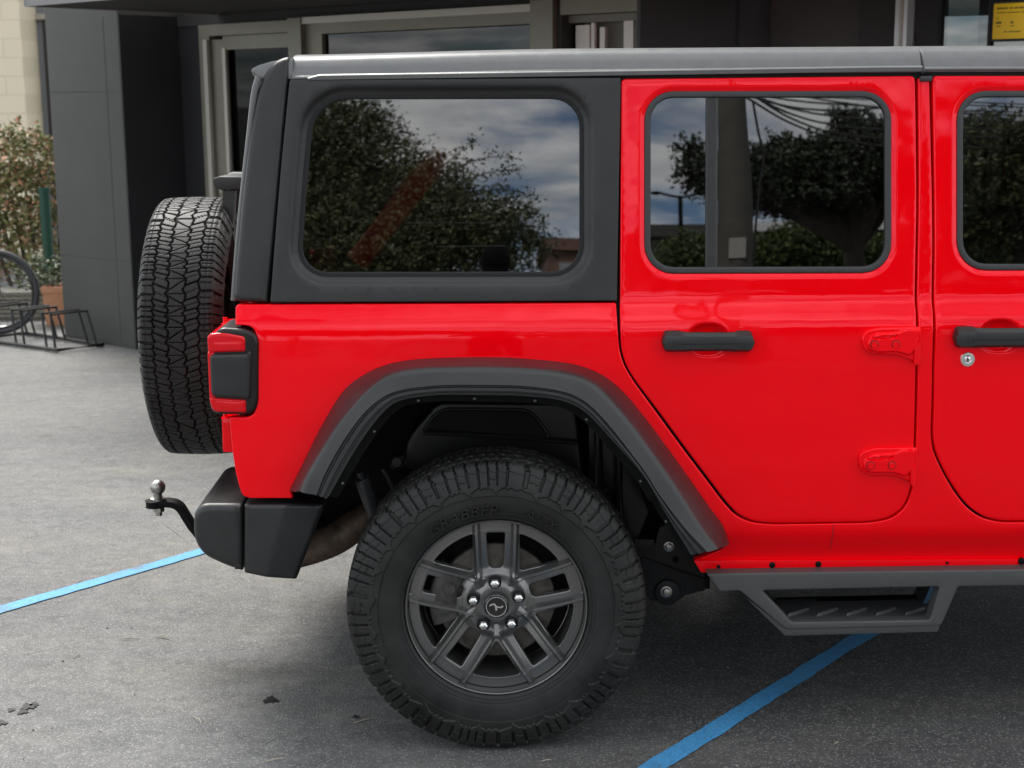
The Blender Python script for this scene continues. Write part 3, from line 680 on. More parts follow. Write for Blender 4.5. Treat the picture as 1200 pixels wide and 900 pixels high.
def wheel_face(mb_):
    """spoked face of the wheel round (0, 0), outer side towards -y; flange radius 0.244."""
    th = np.linspace(0, 2 * PI, 400, endpoint=False); outer = np.c_[0.2375 * np.cos(th), 0.2375 * np.sin(th)]
    holes = []; arms = []
    for k in range(5):
        a = R(90 + 72 * k); e = np.array([math.cos(a), math.sin(a)]); f = np.array([-e[1], e[0]])
        pts = [(0.098, -0.019, 0.010), (0.201, -0.0255, 0.006), (0.201, 0.0255, 0.006), (0.098, 0.019, 0.010)]
        holes.append(fillet([tuple(e * p[0] + f * p[1]) + (p[2],) for p in pts]))
        for sgn in (1, -1):
            arms.append((e * 0.060 + f * sgn * 0.0465, e * 0.250 + f * sgn * 0.0530))
        b = a + R(36); eb = np.array([math.cos(b), math.sin(b)]); P0 = eb * 0.109
        a2 = a + R(72); e2 = np.array([math.cos(a2), math.sin(a2)])
        def upto(p, d, rad):
            B = p @ d; return p + d * (-B + math.sqrt(B * B - p @ p + rad * rad))
        Q1, Q2 = upto(P0, (e * 1.0 - f * 0.02), 0.2075), upto(P0, e2, 0.2075)
        t1, t2 = math.atan2(Q1[1], Q1[0]), math.atan2(Q2[1], Q2[0])
        if t2 < t1: t2 += 2 * PI
        arc = [(0.2075 * math.cos(t), 0.2075 * math.sin(t)) for t in np.linspace(t1, t2, 9)]
        pl = [tuple(P0) + (0.008,), tuple(arc[0]) + (0.006,)] + [p for p in arc[1:-1]] + [tuple(arc[-1]) + (0.006,)]
        holes.append(fillet(pl))
    def feat(x, z):
        rho = np.hypot(x, z); f_ = -0.006 - 0.030 * (1 - sstep(0.03, 0.215, rho)) + 0.010 * (1 - sstep(0.045, 0.07, rho))
        dm = np.full(np.shape(x), 9.0)
        for p, q in arms:
            d = q - p; l2 = d @ d; t = np.clip(((x - p[0]) * d[0] + (z - p[1]) * d[1]) / l2, 0, 1)
            # ridge ends where it meets its neighbour
            dm = np.minimum(dm, np.hypot(x - p[0] - t * d[0], z - p[1] - t * d[1]))
        ridge = 0.018 * np.clip((0.0110 - dm) / 0.0075, 0, 1) * np.clip((rho - 0.066) / 0.024, 0, 1)
        f_ = f_ + ridge - 0.015 * sstep(0.078, 0.104, rho) * (1 - 0.25 * sstep(0.204, 0.212, rho))
        f_ = f_ - 0.004 * sstep(0.206, 0.212, rho)
        return f_
    gx = []; segs = [(p + (q - p) * 0.0, q) for p, q in arms]
    def dist_to(P, p, q):
        d = q - p; t = np.clip(((P - p) @ d) / (d @ d), 0, 1); return np.linalg.norm(P - p - t[:, None] * d, axis=1)
    for i, (p, q) in enumerate(segs):
        d = (q - p) / np.linalg.norm(q - p); nrm = np.array([-d[1], d[0]])
        for o_ in (-0.0135, -0.0110, -0.0073, -0.0035, 0, 0.0035, 0.0073, 0.0110, 0.0135):
            row = p + d * np.arange(0.0, np.linalg.norm(q - p), 0.0032)[:, None] + nrm * o_
            other = np.min([dist_to(row, *segs[j]) for j in range(len(segs)) if j != i], axis=0)
            gx.append(row[other > (abs(o_) - 1e-4 if abs(o_) > 0.001 else 0.004)])
    gx = np.vstack(gx)
    near_arm = lambda P: np.min([dist_to(P, p, q) for p, q in segs], axis=0) < 0.0152
    panel('x', outer, holes, 0.0, None, None, grid=0.0040, ds=0.0035, edge=0.0030, depth=0.022, feat=feat, extra=gx, mb=mb_, hole_depth=0.022, excl=near_arm)
    # flange, lip and barrel
    mb_.rev([(0.020, 0.2372), (-0.006, 0.2380), (-0.0115, 0.2400), (-0.0125, 0.2425), (-0.010, 0.2450), (-0.004, 0.2460), (0.004, 0.243), (0.02, 0.238)], (0, 0, 0), 160)
    mb_.rev([(0.022, 0.2360), (0.026, 0.216), (0.06, 0.205), (0.17, 0.205), (0.19, 0.225), (0.20, 0.243)], (0, 0, 0), 96)
    # lug pockets
    return mb_
tm = tyre_mesh()
FACE_L = 0.893
def make_wheel(name, x, lat, parent, z=WZ, detail=True):
    root_ = wheel_face(MB()).build(name, RIM, parent, sharp=32, merge=8e-5)
    root_.location = (x, -FACE_L, z)
    ty = tm.build('tyre', TYRE, root_, sharp=40); ty.location = (0, FACE_L - lat, 0)
    for k in range(5):
        a = R(90 + 72 * k + 3); cx, cz = 0.0645 * math.cos(a), 0.0645 * math.sin(a)
        q = MB(); q.rev([(0.020, 0.018), (0.0165, 0.018), (0.0145, 0.0165)], (cx, 0, cz), 24); q.rev([(0.0145, 0.0165), (0.0185, 0.015), (0.022, 0.0)], (cx, 0, cz), 24); q.build('lug_recess', GAP, root_)
        q = MB(); q.rev([(0.026, 0.0135), (0.000, 0.0130), (-0.004, 0.0108), (-0.006, 0.007), (-0.007, 0.0)], (cx, 0.004, cz), 6); q.build('lug_nut', CHROME, root_, sharp=25)
    q = MB(); q.rev([(0.02, 0.0335), (0.004, 0.0335), (0.002, 0.0315), (0.004, 0.0295), (0.0045, 0.0)], (0, 0, 0), 48); cap_ = q.build('hub_cap', CAPB, root_)
    q = MB(); q.rev([(0.0036, 0.0285), (0.0014, 0.0278), (0.0014, 0.0262), (0.0036, 0.0255)], (0, 0, 0), 48)
    # running figure in the middle of the cap
    em = np.array([(-0.020, 0.001), (-0.016, 0.007), (-0.009, 0.009), (-0.003, 0.0085), (0.000, 0.003), (0.007, 0.000), (0.012, -0.0005), (0.015, 0.003), (0.019, 0.0025), (0.018, -0.0005), (0.013, -0.004), (0.006, -0.003), (0.002, -0.002), (0.002, -0.009), (-0.001, -0.012), (-0.003, -0.006), (-0.004, 0.003), (-0.009, 0.0055), (-0.014, 0.003)])
    q.prism(em, 0.0028, 0.0048); q.build('cap_emblem', CHROME, root_)
    q = MB(); q.rev([(0.062, 0.06), (0.058, 0.062), (0.058, 0.158), (0.061, 0.161), (0.080, 0.161), (0.083, 0.15)], (0, 0, 0), 72); q.rev([(0.062, 0.06), (0.045, 0.058), (0.04, 0.0)], (0, 0, 0), 32); q.build('brake_disc', DISC, root_)
    q = MB(); q.rev([(0.12, 0.10), (0.125, 0.204)], (0, 0, 0), 48); q.build('dust_shield', DARK, root_)
    q = MB()
    A_ = []
    for t in np.linspace(R(140), R(200), 14):
        A_.append([(math.cos(t) * r_, y_, math.sin(t) * r_) for r_, y_ in ((0.105, 0.062), (0.108, 0.036), (0.125, 0.026), (0.165, 0.026), (0.180, 0.034), (0.184, 0.062), (0.180, 0.11))])
    q.grid(np.array(A_)); q.cyl((-0.125, 0.028, 0.045), (-0.125, 0.018, 0.045), 0.012, 14); q.cyl((-0.14, 0.028, -0.01), (-0.14, 0.018, -0.01), 0.012, 14); q.build('brake_caliper', mat('caliper_grey', (0.06, 0.058, 0.055), 0.5, metal=0.6, noise=(40, 0.4)), root_, bevel=0.003)
    return root_
def copy_tree(o, parent=None):
    c = o.copy(); COL.objects.link(c); c.parent = parent
    for ch in list(o.children): copy_tree(ch, c)
    return c
rear_wheel = make_wheel('wheel', WX, WL, car)
w2 = copy_tree(rear_wheel, car); w2.location = (WX, FACE_L, WZ); w2.rotation_euler = (0, 0, PI)
w3 = copy_tree(rear_wheel, car); w3.location = (WX + 3.008, -FACE_L, WZ)
w4 = copy_tree(rear_wheel, car); w4.location = (WX + 3.008, FACE_L, WZ); w4.rotation_euler = (0, 0, PI)
sp = copy_tree(rear_wheel, car); sp.name = 'spare_wheel'
SX, SY, SZ = -0.9317 + 0.004, -0.0246, 1.0432
sp.rotation_euler = (0, R(17), -PI / 2); sp.location = (SX - (FACE_L - WL), SY, SZ)

# --- spare carrier, third brake light, tailgate, hinges
mb = MB(); mb.box((-0.80, -0.16, 0.90), (-0.66, 0.13, 1.18)); mb.build('spare_carrier', DARK, car, bevel=0.01)
q0 = on_y(274, 213, -0.02)
mb = MB()
x0 = q0[0]; z0 = q0[2]
sec = lambda y: [(x0 - 0.045, y, z0 + 0.016), (x0 - 0.025, y, z0 + 0.022), (x0 + 0.05, y, z0 + 0.020), (x0 + 0.05, y, z0 - 0.014), (x0 - 0.02, y, z0 - 0.020), (x0 - 0.042, y, z0 - 0.008)]
mb.grid(np.array([sec(y) for y in (-0.13, -0.06, 0.06, 0.13)]), close_v=True); mb.f.append(tuple(range(6))); mb.f.append(tuple(range(18, 24)))
bl_o = mb.build('brake_light', BLK, car, bevel=0.004)
mb = MB(); stem = [on_y(272, 222, -0.05), on_y(271, 245, -0.05), on_y(270, 270, -0.05), on_y(276, 300, -0.04), on_y(282, 330, -0.02)]
for y_ in (-0.05, 0.05):
    P = [np.array([p[0], p[1] + y_, p[2]]) for p in stem]
    W_ = []
    for p in catmull(P, 6): W_.append([(p[0] - 0.020, p[1], p[2]), (p[0] - 0.016, p[1] - 0.02, p[2]), (p[0] + 0.02, p[1] - 0.02, p[2]), (p[0] + 0.02, p[1] + 0.02, p[2]), (p[0] - 0.016, p[1] + 0.02, p[2])])
    mb.grid(np.array(W_), close_v=True)
mb.build('light_stalk', BLK, bl_o, sharp=40)
mb = MB(); mb.box((-0.672, -0.70, 0.70), (-0.640, 0.70, 1.215)); tg_ = mb.build('tailgate', RED, car, bevel=0.008)
mb = MB(); mb.add([(-0.66, -0.60, 1.23), (-0.66, 0.60, 1.23), (-0.585, 0.58, 1.79), (-0.585, -0.58, 1.79)], [(0, 1, 2, 3)]); mb.build('rear_window', GLASS, car)
for (a, b) in ((377, 392), (487, 526)):
    p, q = on_y(265.5, a, -0.66), on_y(265.5, b, -0.66)
    mb = MB(); mb.box((p[0] - 0.006, -0.70, q[2]), (p[0] + 0.026, -0.60, p[2])); mb.tube([(p[0] - 0.003, -0.665, q[2] + 0.004), (p[0] - 0.003, -0.665, p[2] - 0.004)], 0.010, 12); mb.tube([(p[0] - 0.003, -0.665, p[2] - 0.004), (p[0] - 0.003, -0.665, p[2] + 0.012)], 0.006, 10)
    mb.build('tailgate_hinge', RED, tg_, bevel=0.003)
# body return behind the rear corner (between lamp and tailgate)
mb = MB(); xb = xz(277, 430, 0.79)[0]
mb.grid(np.array([[(xb + 0.012 + dx_, -y_, z) for (dx_, y_) in ((0.0, 0.765), (-0.006, 0.74), (-0.008, 0.70), (0, 0.66), (0.03, 0.64))] for z in np.linspace(0.70, 1.212, 14)])); o = mb.build('rear_pillar', RED, car); MIRROR.append(o)

# --- tail lamp
lat_l = 0.800
lamp_o = pxloop([(258, 383.5, 6), (292, 386, 10), (303, 394, 10), (303, 478, 12), (293, 486, 8), (252, 485.5, 8), (246, 478, 6), (243.5, 400, 8)], lat_l)
mb = MB(); lamp = panel('tail_lamp', lamp_o, [], lat_l + 0.006, mat('gloss_lamp_housing', (0.010, 0.006, 0.006), 0.35, spec=0.35), car, grid=0.02, ds=0.004, edge=0.012, depth=0.16, nr=6, sharp=50)
lens1 = pxloop([(243, 391, 6), (262, 389, 8), (288, 394, 4), (288, 411.5, 2), (244.5, 413, 3)], lat_l); panel('lamp_lens', lens1, [], lat_l + 0.010, LENS, lamp, grid=0.02, ds=0.004, edge=0.006, depth=0.15, nr=5)
lens2 = pxloop([(245.5, 465, 3), (289, 468, 2), (289, 483, 2), (249.5, 482, 6)], lat_l); panel('lamp_lens', lens2, [], lat_l + 0.010, LENS, lamp, grid=0.02, ds=0.004, edge=0.006, depth=0.15, nr=5)
lens3 = pxloop([(243.6, 412, 1), (252, 412, 1), (253, 470, 1), (246, 470, 1)], lat_l); panel('lamp_lens', lens3, [], lat_l + 0.0075, LENS, lamp, grid=0.02, ds=0.004, edge=0.004, depth=0.15, nr=3)
cov = pxloop([(246.5, 414.5, 5), (291, 413.5, 4), (293, 408, 3), (295.5, 410, 3), (294, 467, 4), (288, 466.5, 3), (248.5, 464, 6)], lat_l); panel('lamp_cover', cov, [], lat_l + 0.017, BLK, lamp, grid=0.02, ds=0.004, edge=0.010, depth=0.14, nr=6, sharp=60)
inl = pxloop([(251, 400, 2), (284, 399.5, 2), (284.5, 409.5, 2), (251.5, 411, 2)], lat_l); panel('lamp_reflector', inl, [], lat_l + 0.0118, LENS, lamp, grid=0.02, ds=0.004, edge=0.002, depth=0.01, nr=3)
inl = pxloop([(254, 468.5, 2), (286, 470, 2), (286.5, 481, 2), (255, 480.5, 2)], lat_l); panel('lamp_reflector', inl, [], lat_l + 0.0118, LENS, lamp, grid=0.02, ds=0.004, edge=0.002, depth=0.01, nr=3)
MIRROR.append(lamp)

# --- rear bumper
bp = [(230, 590, 14), (284.5, 590, 2), (284.5, 669.5, 2), (258, 660.5, 20), (231, 646, 34), (225.5, 615, 30)]
b1 = pxloop(bp, 0.78)
panel('rear_bumper', b1, [], 0.790, FLARE, car, grid=0.02, ds=0.005, edge=0.020, depth=0.42, nr=8, sharp=60)
bump_o = bpy.data.objects['rear_bumper']; MIRROR.append(bump_o)
b2 = pxloop([(286.5, 590, 2), (337, 590, 4), (379, 594, 2), (346, 682, 2), (318, 677, 6), (286.5, 670.5, 2)], 0.78)
p0_, p1_ = xz(335, 590, 0.79), xz(312, 676, 0.79)
def facet(x, z):
    # faces ahead of the crease turn inwards
    xc = p0_[0] + (p1_[0] - p0_[0]) * (z - p0_[1]) / (p1_[1] - p0_[1])
    return 0.34 * -np.maximum(0, x - xc)
panel('bumper_end', b2, [], 0.792, FLARE, bump_o, grid=0.012, ds=0.005, edge=0.012, depth=0.075, feat=facet, nr=6, sharp=14)
mb = MB(); mb.prism([(-0.80, 0.46), (-0.835, 0.50), (-0.835, 0.60), (-0.81, 0.62), (-0.62, 0.62), (-0.62, 0.46)], -0.37, 0.37); mb.build('bumper_middle', FLARE, car, bevel=0.012)
mb = MB()
q = [on_y(272, 540, -0.40), on_y(283, 588, -0.60)]
mb.box((-0.70, -0.70, 0.58), (-0.60, 0.70, 0.70)); mb.build('bumper_bracket', DARK, car, bevel=0.01)

# --- tow hitch with ball
ty_ = -0.05
T = lambda px, py: on_y(px, py, ty_)
bar = [T(180, 590), T(198, 589), T(210, 593), T(219, 606), T(228, 619), T(246, 634), T(300, 640)]
mb = MB(); cp_ = catmull(bar, 8); rows = []
for i, p in enumerate(cp_):
    a = cp_[max(0, i - 1)]; b = cp_[min(len(cp_) - 1, i + 1)]; t = b - a; t /= np.linalg.norm(t); nn = np.array([-t[2], 0, t[0]]) * 0.0105
    rows.append([p + nn + [0, -0.026, 0], p + nn + [0, 0.026, 0], p - nn + [0, 0.026, 0], p - nn + [0, -0.026, 0]])
mb.grid(np.array(rows), close_v=True); mb.f.append((0, 1, 2, 3)); k = (len(rows) - 1) * 4; mb.f.append((k, k + 1, k + 2, k + 3))
e = T(182, 590); mb.cyl(e + [0, 0, -0.0105], e + [0, 0, 0.0105], 0.030, 24)
tow = mb.build('tow_bar', DARK, car, bevel=0.003)
c = T(185, 571); b0 = T(185.5, 590)
mb = MB(); mb.sphere(c, 0.0245, 28, 18); bx_, by_ = b0[0], b0[1]
mb.rev([(0.011, 0.0), (0.011, 0.025), (0.018, 0.025), (0.020, 0.014), (c[2] - b0[2] - 0.018, 0.014)], (bx_, by_, b0[2]), 24, axis='z')
mb.rev([(-0.011, 0.0), (-0.011, 0.019), (-0.026, 0.019), (-0.027, 0.011), (-0.040, 0.011), (-0.041, 0)], (bx_, by_, b0[2]), 6, axis='z')
mb.build('tow_ball', STEEL, tow, sharp=40)

# --- wheel house and running gear
mb = MB(); ts = np.linspace(R(16), R(164), 48)
def arch_r(t):      # opening of the wheel house
    return np.array([WX + 0.50 * math.cos(t) * (1 + 0.10 * max(0, math.cos(t))), 0.53 + 0.46 * math.sin(t)])
A = np.array([[(*(arch_r(t)[:1]), -l, arch_r(t)[1]) for l in (0.90, 0.80, 0.62, 0.45)] for t in ts])
A[:, 0, 1] = -0.80
mb.grid(A); 
wall_ = [(arch_r(t)[0], arch_r(t)[1]) for t in ts]
mb.add([(p[0], -0.45, p[1]) for p in wall_], [tuple(range(len(wall_)))])
liner = mb.build('wheel_house', DARK, car); MIRROR.append(liner)
# pressed inner wing with its framed panel
iw = pxloop([(468, 548, 6), (476, 512, 10), (512, 470, 10), (676, 472, 8), (681, 522, 4), (684, 560), (560, 560)], 0.62)
fpx = resample(ccw(pxloop([(496, 505, 5), (514, 479.5, 14), (622, 480, 14), (645, 513, 6)], 0.62)), 0.004)
IWM = mat('inner_wing_black', (0.007, 0.007, 0.007), 0.28, spec=0.35)
wing = panel('inner_wing', iw, [], 0.62, IWM, car, grid=0.02, ds=0.006, edge=0.012, depth=0.05, sharp=60)
mb = MB(); mb.tube(lift(fpx, 0.622), 0.0055, 8, closed=True); mb.build('wing_moulding', IWM, wing)
mb = MB(); mb.add(lift(inset(fpx, 0.004), 0.6225), [tuple(range(len(fpx)))]); mb.build('wing_recess', DARK, wing, smooth=False)
mb = MB(); mb.tube(catmull([on_y(496, 507, -0.63), on_y(560, 510, -0.632), on_y(630, 515, -0.632), on_y(678, 519, -0.63)], 6), 0.007, 10); mb.build('wing_rib', IWM, wing)
for (px, py, r_) in ((465, 541, 0.022), (709, 583, 0.020)):
    mb = MB(); p = on_y(px, py, -0.66); mb.rev([(0.03, r_), (-0.01, r_), (-0.014, r_ * 0.8), (-0.010, r_ * 0.6), (-0.010, 0)], p, 20); mb.build('wing_plug', IWM, car)
for (a, b, w_) in (((448, 549), (462, 572), 0.010), ((700, 480), (704, 640), 0.012), ((725, 500), (727, 690), 0.010)):
    mb = MB(); p, q = on_y(*a, -0.64), on_y(*b, -0.64); mb.tube([p, q], w_, 10); mb.build('brake_hose', IWM, car)
mb = MB(); mb.prism([tuple(xz(*q, 0.60)) for q in ((690, 470), (735, 520), (760, 600), (745, 640), (690, 560))], -0.60, -0.56); mb.build('wing_plate', IWM, car, bevel=0.004)
mb = MB(); mb.prism([tuple(xz(*q, 0.50)) for q in ((690, 470), (740, 500), (806, 600), (832, 655), (832, 690), (740, 690), (690, 600))], -0.50, -0.48); mb.build('inner_sill_plate', DARK, car)
mb = MB(); p, q = on_y(421, 553, -0.66), on_y(446, 622, -0.60); d = q - p
mb.tube([p, p + d * 0.12], 0.009, 12); mb.tube([p + d * 0.10, p + d * 0.13, p + d * 1.0], [0.019, 0.021, 0.021], 16); mb.tube([p + d * 0.9, p + d * 2.2], 0.026, 16); mb.build('shock_absorber', mat('shock_grey', (0.05, 0.052, 0.055), 0.35, metal=0.5), car)
mb = MB(); mb.tube(catmull([on_y(330, 652, -0.50), on_y(366, 642, -0.50), on_y(392, 632, -0.50), on_y(420, 614, -0.48), on_y(450, 600, -0.45), on_y(500, 600, -0.40)], 8), 0.047, 22); mb.build('exhaust_pipe', EXH, car)
mb = MB(); mb.tube([(WX, -0.72, WZ), (WX, 0.72, WZ)], 0.045, 18); mb.sphere((WX, 0.05, WZ - 0.01), 0.15, 18, 12, (0.9, 0.8, 1)); mb.build('rear_axle', DARK, car)
mb = MB()
for s_ in (-1, 1): mb.box((-0.72, s_ * 0.385 - 0.035, 0.50), (3.2, s_ * 0.385 + 0.035, 0.62))
mb.box((-0.60, -0.44, 0.621), (0.60, 0.44, 0.66)); mb.box((0.60, -0.74, 0.50), (2.9, 0.74, 0.66)); mb.box((-0.60, -0.36, 0.44), (-0.35, 0.36, 0.60)); mb.box((0.62, -0.42, 0.36), (2.2, -0.05, 0.58)); mb.build('chassis', DARK, car, bevel=0.006)
# spring-arm bracket ahead of the wheel, with bolts
mb = MB(); lb = 0.60
pl = lambda q, l=lb: [tuple(xz(a, b, l)) for a, b in q]
mb.prism(pl([(767, 640), (773, 618), (790, 612), (806, 640), (824, 655), (826, 692), (803, 698), (793, 705), (762, 704), (752, 690), (748, 640)]), -lb, -lb + 0.02)
mb.prism(pl([(740, 630), (766, 630), (766, 644), (740, 644)]), -lb - 0.02, -lb + 0.05)
a, b = on_y(752, 654, -lb - 0.006), on_y(824, 679, -lb - 0.006); mb.tube([a, b], 0.004, 8)
p = on_y(782, 694, -lb - 0.004); mb.rev([(0.01, 0.038), (-0.006, 0.038), (-0.008, 0.034), (-0.008, 0)], p, 28)
brk = mb.build('arm_bracket', mat('satin_black_steel', (0.010, 0.010, 0.0105), 0.45, spec=0.25), car, bevel=0.003)
for (px, py, r_) in ((784, 641, 0.011), (781, 694, 0.0125), (792, 657, 0.006)):
    p = on_y(px, py, -lb - 0.014); q = MB(); q.rev([(0.016, r_ * 1.35), (0.002, r_ * 1.35), (0.001, r_), (-0.007, r_ * 0.92), (-0.009, r_ * 0.6), (-0.009, 0)], p, 20); q.build('bracket_bolt', STEEL if r_ > 0.008 else DARK, brk)
for (px, py) in ((807, 691), (761, 672)):
    p = on_y(px, py, -lb - 0.002); q = MB(); q.rev([(0.001, 0.008), (-0.0005, 0.008), (-0.0005, 0)], p, 16); q.build('bracket_hole', GAP, brk)

# --- side step
ls = 0.800
st = lambda q, l=ls: np.array([xz(a, b, l) for a, b in q])
outer = fillet([(828, 672.5), (1430, 664), (1430, 682.5), (1123, 687.5), (1103, 733.5, 3), (921.5, 738, 3), (867, 692.5), (843.5, 693.5)], True)
hole = fillet([(893, 692, 3), (1101.5, 687.5, 3), (1090, 727, 3), (927.5, 729.5, 3)], True)
so_, sh_ = st(outer), st(hole)
so_[so_[:, 0] > 1.7, 0] = 2.2
stp = panel('side_step', so_, [sh_], ls, STEP, car, grid=0.02, ds=0.006, edge=0.004, depth=0.045, sharp=40)
mb = MB(); mb.prism([tuple(xz(*q, ls - 0.008)) for q in ((868, 695), (922, 737), (1102, 732.5), (1099, 740.5), (920, 745.5))], -ls + 0.008, -ls + 0.05); mb.build('step_under_lip', STEP, stp, bevel=0.003)
mb = MB(); zf_ = xz(1000, 732, ls)[1]; xl, xr_ = xz(921, 735, ls)[0], xz(1103, 733, ls)[0]
slots = []
pw_ = np.array([(xl + 0.012, 0.70), (xr_ - 0.012, 0.70), (xr_ - 0.012, 0.875), (xl + 0.012, 0.875)])
nsl = 5
def plate(mb_, z):
    # plate with raised oval slots
    mb_.box((xl + 0.006, -ls + 0.012, z - 0.006), (xr_ - 0.006, -0.60, z))
    for i in range(nsl):
        cx = xl + 0.05 + (xr_ - xl - 0.10) * i / (nsl - 1)
        th_ = np.linspace(0, 2 * PI, 20, endpoint=False); ang = R(35)
        def ring_(a, b, zz_): return [(cx + a * math.cos(t) * math.cos(ang) + b * math.sin(t) * math.sin(ang), -0.72 - a * math.cos(t) * math.sin(ang) * -1 + b * math.sin(t) * math.cos(ang) * 0.9, zz_) for t in th_]
        mb_.grid(np.array([ring_(0.044, 0.020, z), ring_(0.038, 0.015, z + 0.008), ring_(0.032, 0.010, z + 0.008), ring_(0.030, 0.008, z - 0.004)]), close_v=True)
plate(mb, zf_ + 0.006); mb.build('step_tread', STEP, stp)
mb = MB()
for i in range(nsl):
    cx = xl + 0.05 + (xr_ - xl - 0.10) * i / (nsl - 1); th_ = np.linspace(0, 2 * PI, 20, endpoint=False); ang = R(35)
    mb.add([(cx + 0.030 * math.cos(t) * math.cos(ang) + 0.008 * math.sin(t) * math.sin(ang), -0.72 + 0.030 * math.cos(t) * math.sin(ang) + 0.0072 * math.sin(t) * math.cos(ang), zf_ + 0.0065) for t in th_], [tuple(range(20))])
mb.build('tread_slot', GAP, stp)
mb = MB()      # back hoop, seen below and left of the front one
ob = [(843, 693), (866, 692), (921, 738), (1103, 733), (1123, 688), (1113, 688), (1096, 727), (925, 731), (876, 692)]
so2 = st(ob); mb.prism(so2, -0.62, -0.58)
mb.add([(so2[1][0], -ls + 0.01, so2[1][1]), (so2[2][0], -ls + 0.01, so2[2][1]), (so2[2][0], -0.60, so2[2][1]), (so2[1][0], -0.60, so2[1][1])], [(0, 1, 2, 3)])
mb.box((so2[0][0] + 0.05, -0.76, so2[0][1] + 0.01), (2.2, -0.60, so2[0][1] + 0.04))
mb.build('step_hoop', DARK, stp)
MIRROR.append(stp)

# --- inside: roll bar, seats, floor
mb = MB()
ra, rb = on_y(431, 292, -0.52), on_y(514, 186, -0.50)
dd = rb - ra
rows = []
for t in np.linspace(-0.15, 1.15, 12):
    p = ra + dd * t; nn = np.array([dd[2], 0, -dd[0]]); nn /= np.linalg.norm(nn)
    rows.append([p + nn * a + np.array([0, b, 0]) for a, b in ((0.036, 0.0), (0.028, -0.022), (0.0, -0.030), (-0.028, -0.022), (-0.036, 0.0), (-0.028, 0.03), (0.028, 0.03))])
mb.grid(np.array(rows), close_v=True); o = mb.build('roll_bar', mat('roll_bar_red', (0.60, 0.004, 0.008), 0.35), car); MIRROR.append(o)
for (xs0, ys) in ((0.30, (-0.40, 0.0, 0.40)), (1.28, (-0.38, 0.38))):
    for y in ys:
        mb = MB(); w_ = 0.19 if len(ys) == 3 else 0.25
        rows = []
        for (x, z, s_) in ((xs0 + 0.45, 0.80, 0.9), (xs0 + 0.50, 0.86, 1), (xs0 + 0.45, 0.92, 1), (xs0 + 0.10, 0.90, 1), (xs0 + 0.04, 0.98, 1), (xs0 - 0.06, 1.35, 0.9), (xs0 - 0.10, 1.39, 0.8), (xs0 - 0.17, 1.36, 0.85), (xs0 - 0.06, 0.86, 1), (xs0 + 0.0, 0.80, 0.95)):
            rows.append([(x, y - w_ * s_, z), (x, y - w_ * s_ * 0.9, z + 0.004), (x, y + w_ * s_ * 0.9, z + 0.004), (x, y + w_ * s_, z)])
        mb.grid(np.array(rows), close_u=True)
        se = mb.build('seat', SEATM, car, bevel=0.0)
        q = MB(); q.sphere((xs0 - 0.13, y, 1.48), 0.10, 16, 10, (0.45, 1.2, 0.85)); q.build('headrest', SEATM, se)
mb = MB(); mb.box((0.62, -0.72, 0.67), (2.6, 0.72, 0.70)); mb.box((-0.60, -0.69, 1.0), (0.20, 0.69, 1.03)); mb.box((2.0, -0.70, 0.9), (2.3, 0.70, 1.2)); mb.build('cabin_floor', SEATM, car)
mb = MB()
for s_ in (-1, 1):
    for (a, b, c) in ((-0.58, 0.64, 1.03), (0.64, 2.1, 0.68)): mb.add([(a, s_ * 0.70, c), (b, s_ * 0.70, c), (b, s_ * 0.690, 1.235), (a, s_ * 0.690, 1.235)], [(0, 1, 2, 3)])
    for (a, b) in ((-0.56, -0.50), (0.26, 0.42), (1.03, 1.25)): mb.add([(a, s_ * 0.690, 1.235), (b, s_ * 0.690, 1.235), (b, s_ * 0.64, 1.79), (a, s_ * 0.64, 1.79)], [(0, 1, 2, 3)])
mb.build('cabin_trim', SEATM, car)
mb = MB(); mb.add([(-0.60, -0.69, 1.80), (2.0, -0.69, 1.80), (2.0, 0.69, 1.80), (-0.60, 0.69, 1.80)], [(0, 1, 2, 3)]); mb.build('headlining', SEATM, car)

for a, b in (((421, 261), (580, 261)), ((511, 289), (592, 288))):
    mb = MB(); mb.tube([on_y(*a, -0.40), on_y(*b, -0.40)], 0.0022, 8); mb.build('pale_rod', mat('rod_white', (0.85, 0.85, 0.80), 0.3), car)  # two thin pale rods inside the quarter window
# --- far-side twins and the front of the car beyond the frame
for o in MIRROR + [rear_door, front_door]:
    c = copy_tree(o, car); c.scale = (1, -1, 1)
for o in (rear_door, front_door):
    c = bpy.data.objects.new('door_trim', o.data.copy()); COL.objects.link(c); c.data.materials.clear(); c.data.materials.append(SEATM); c.parent = car; c.scale = (1, -0.972, 1)
fx = WX + 3.008
mb = MB()
sec = [(0.0, 1.155), (0.45, 1.15), (0.60, 1.13), (0.68, 1.08), (0.70, 0.95), (0.70, 0.72)]
rows = []
for x, s_ in ((2.0, 1.05), (2.3, 1.0), (2.9, 0.90), (3.32, 0.84), (3.40, 0.80)):
    rows.append([(x, -a * s_, z - (x - 2.0) * 0.035) for a, z in sec[::-1]] + [(x, a * s_, z - (x - 2.0) * 0.035) for a, z in sec[1:]])
mb.grid(np.array(rows)); k = (len(rows) - 1) * 11; mb.f.append(tuple(range(k, k + 11))); mb.build('bonnet', RED, car, bevel=0.0)
ff = copy_tree(flare, car); ff.location = (3.008, 0, 0.0); f2 = copy_tree(flare, car); f2.location = (3.008, 0, 0); f2.scale = (1, -1, 1)
mb = MB(); mb.prism([(3.44, 0.50), (3.56, 0.52), (3.58, 0.70), (3.42, 0.72)], -0.80, 0.80); mb.build('front_bumper', FLARE, car, bevel=0.015)
mb = MB(); mb.add([(2.05, -0.70, 1.18), (2.05, 0.70, 1.18), (1.86, 0.64, 1.82), (1.86, -0.64, 1.82)], [(0, 1, 2, 3)]); mb.build('windscreen', GLASS, car)
mb = MB()
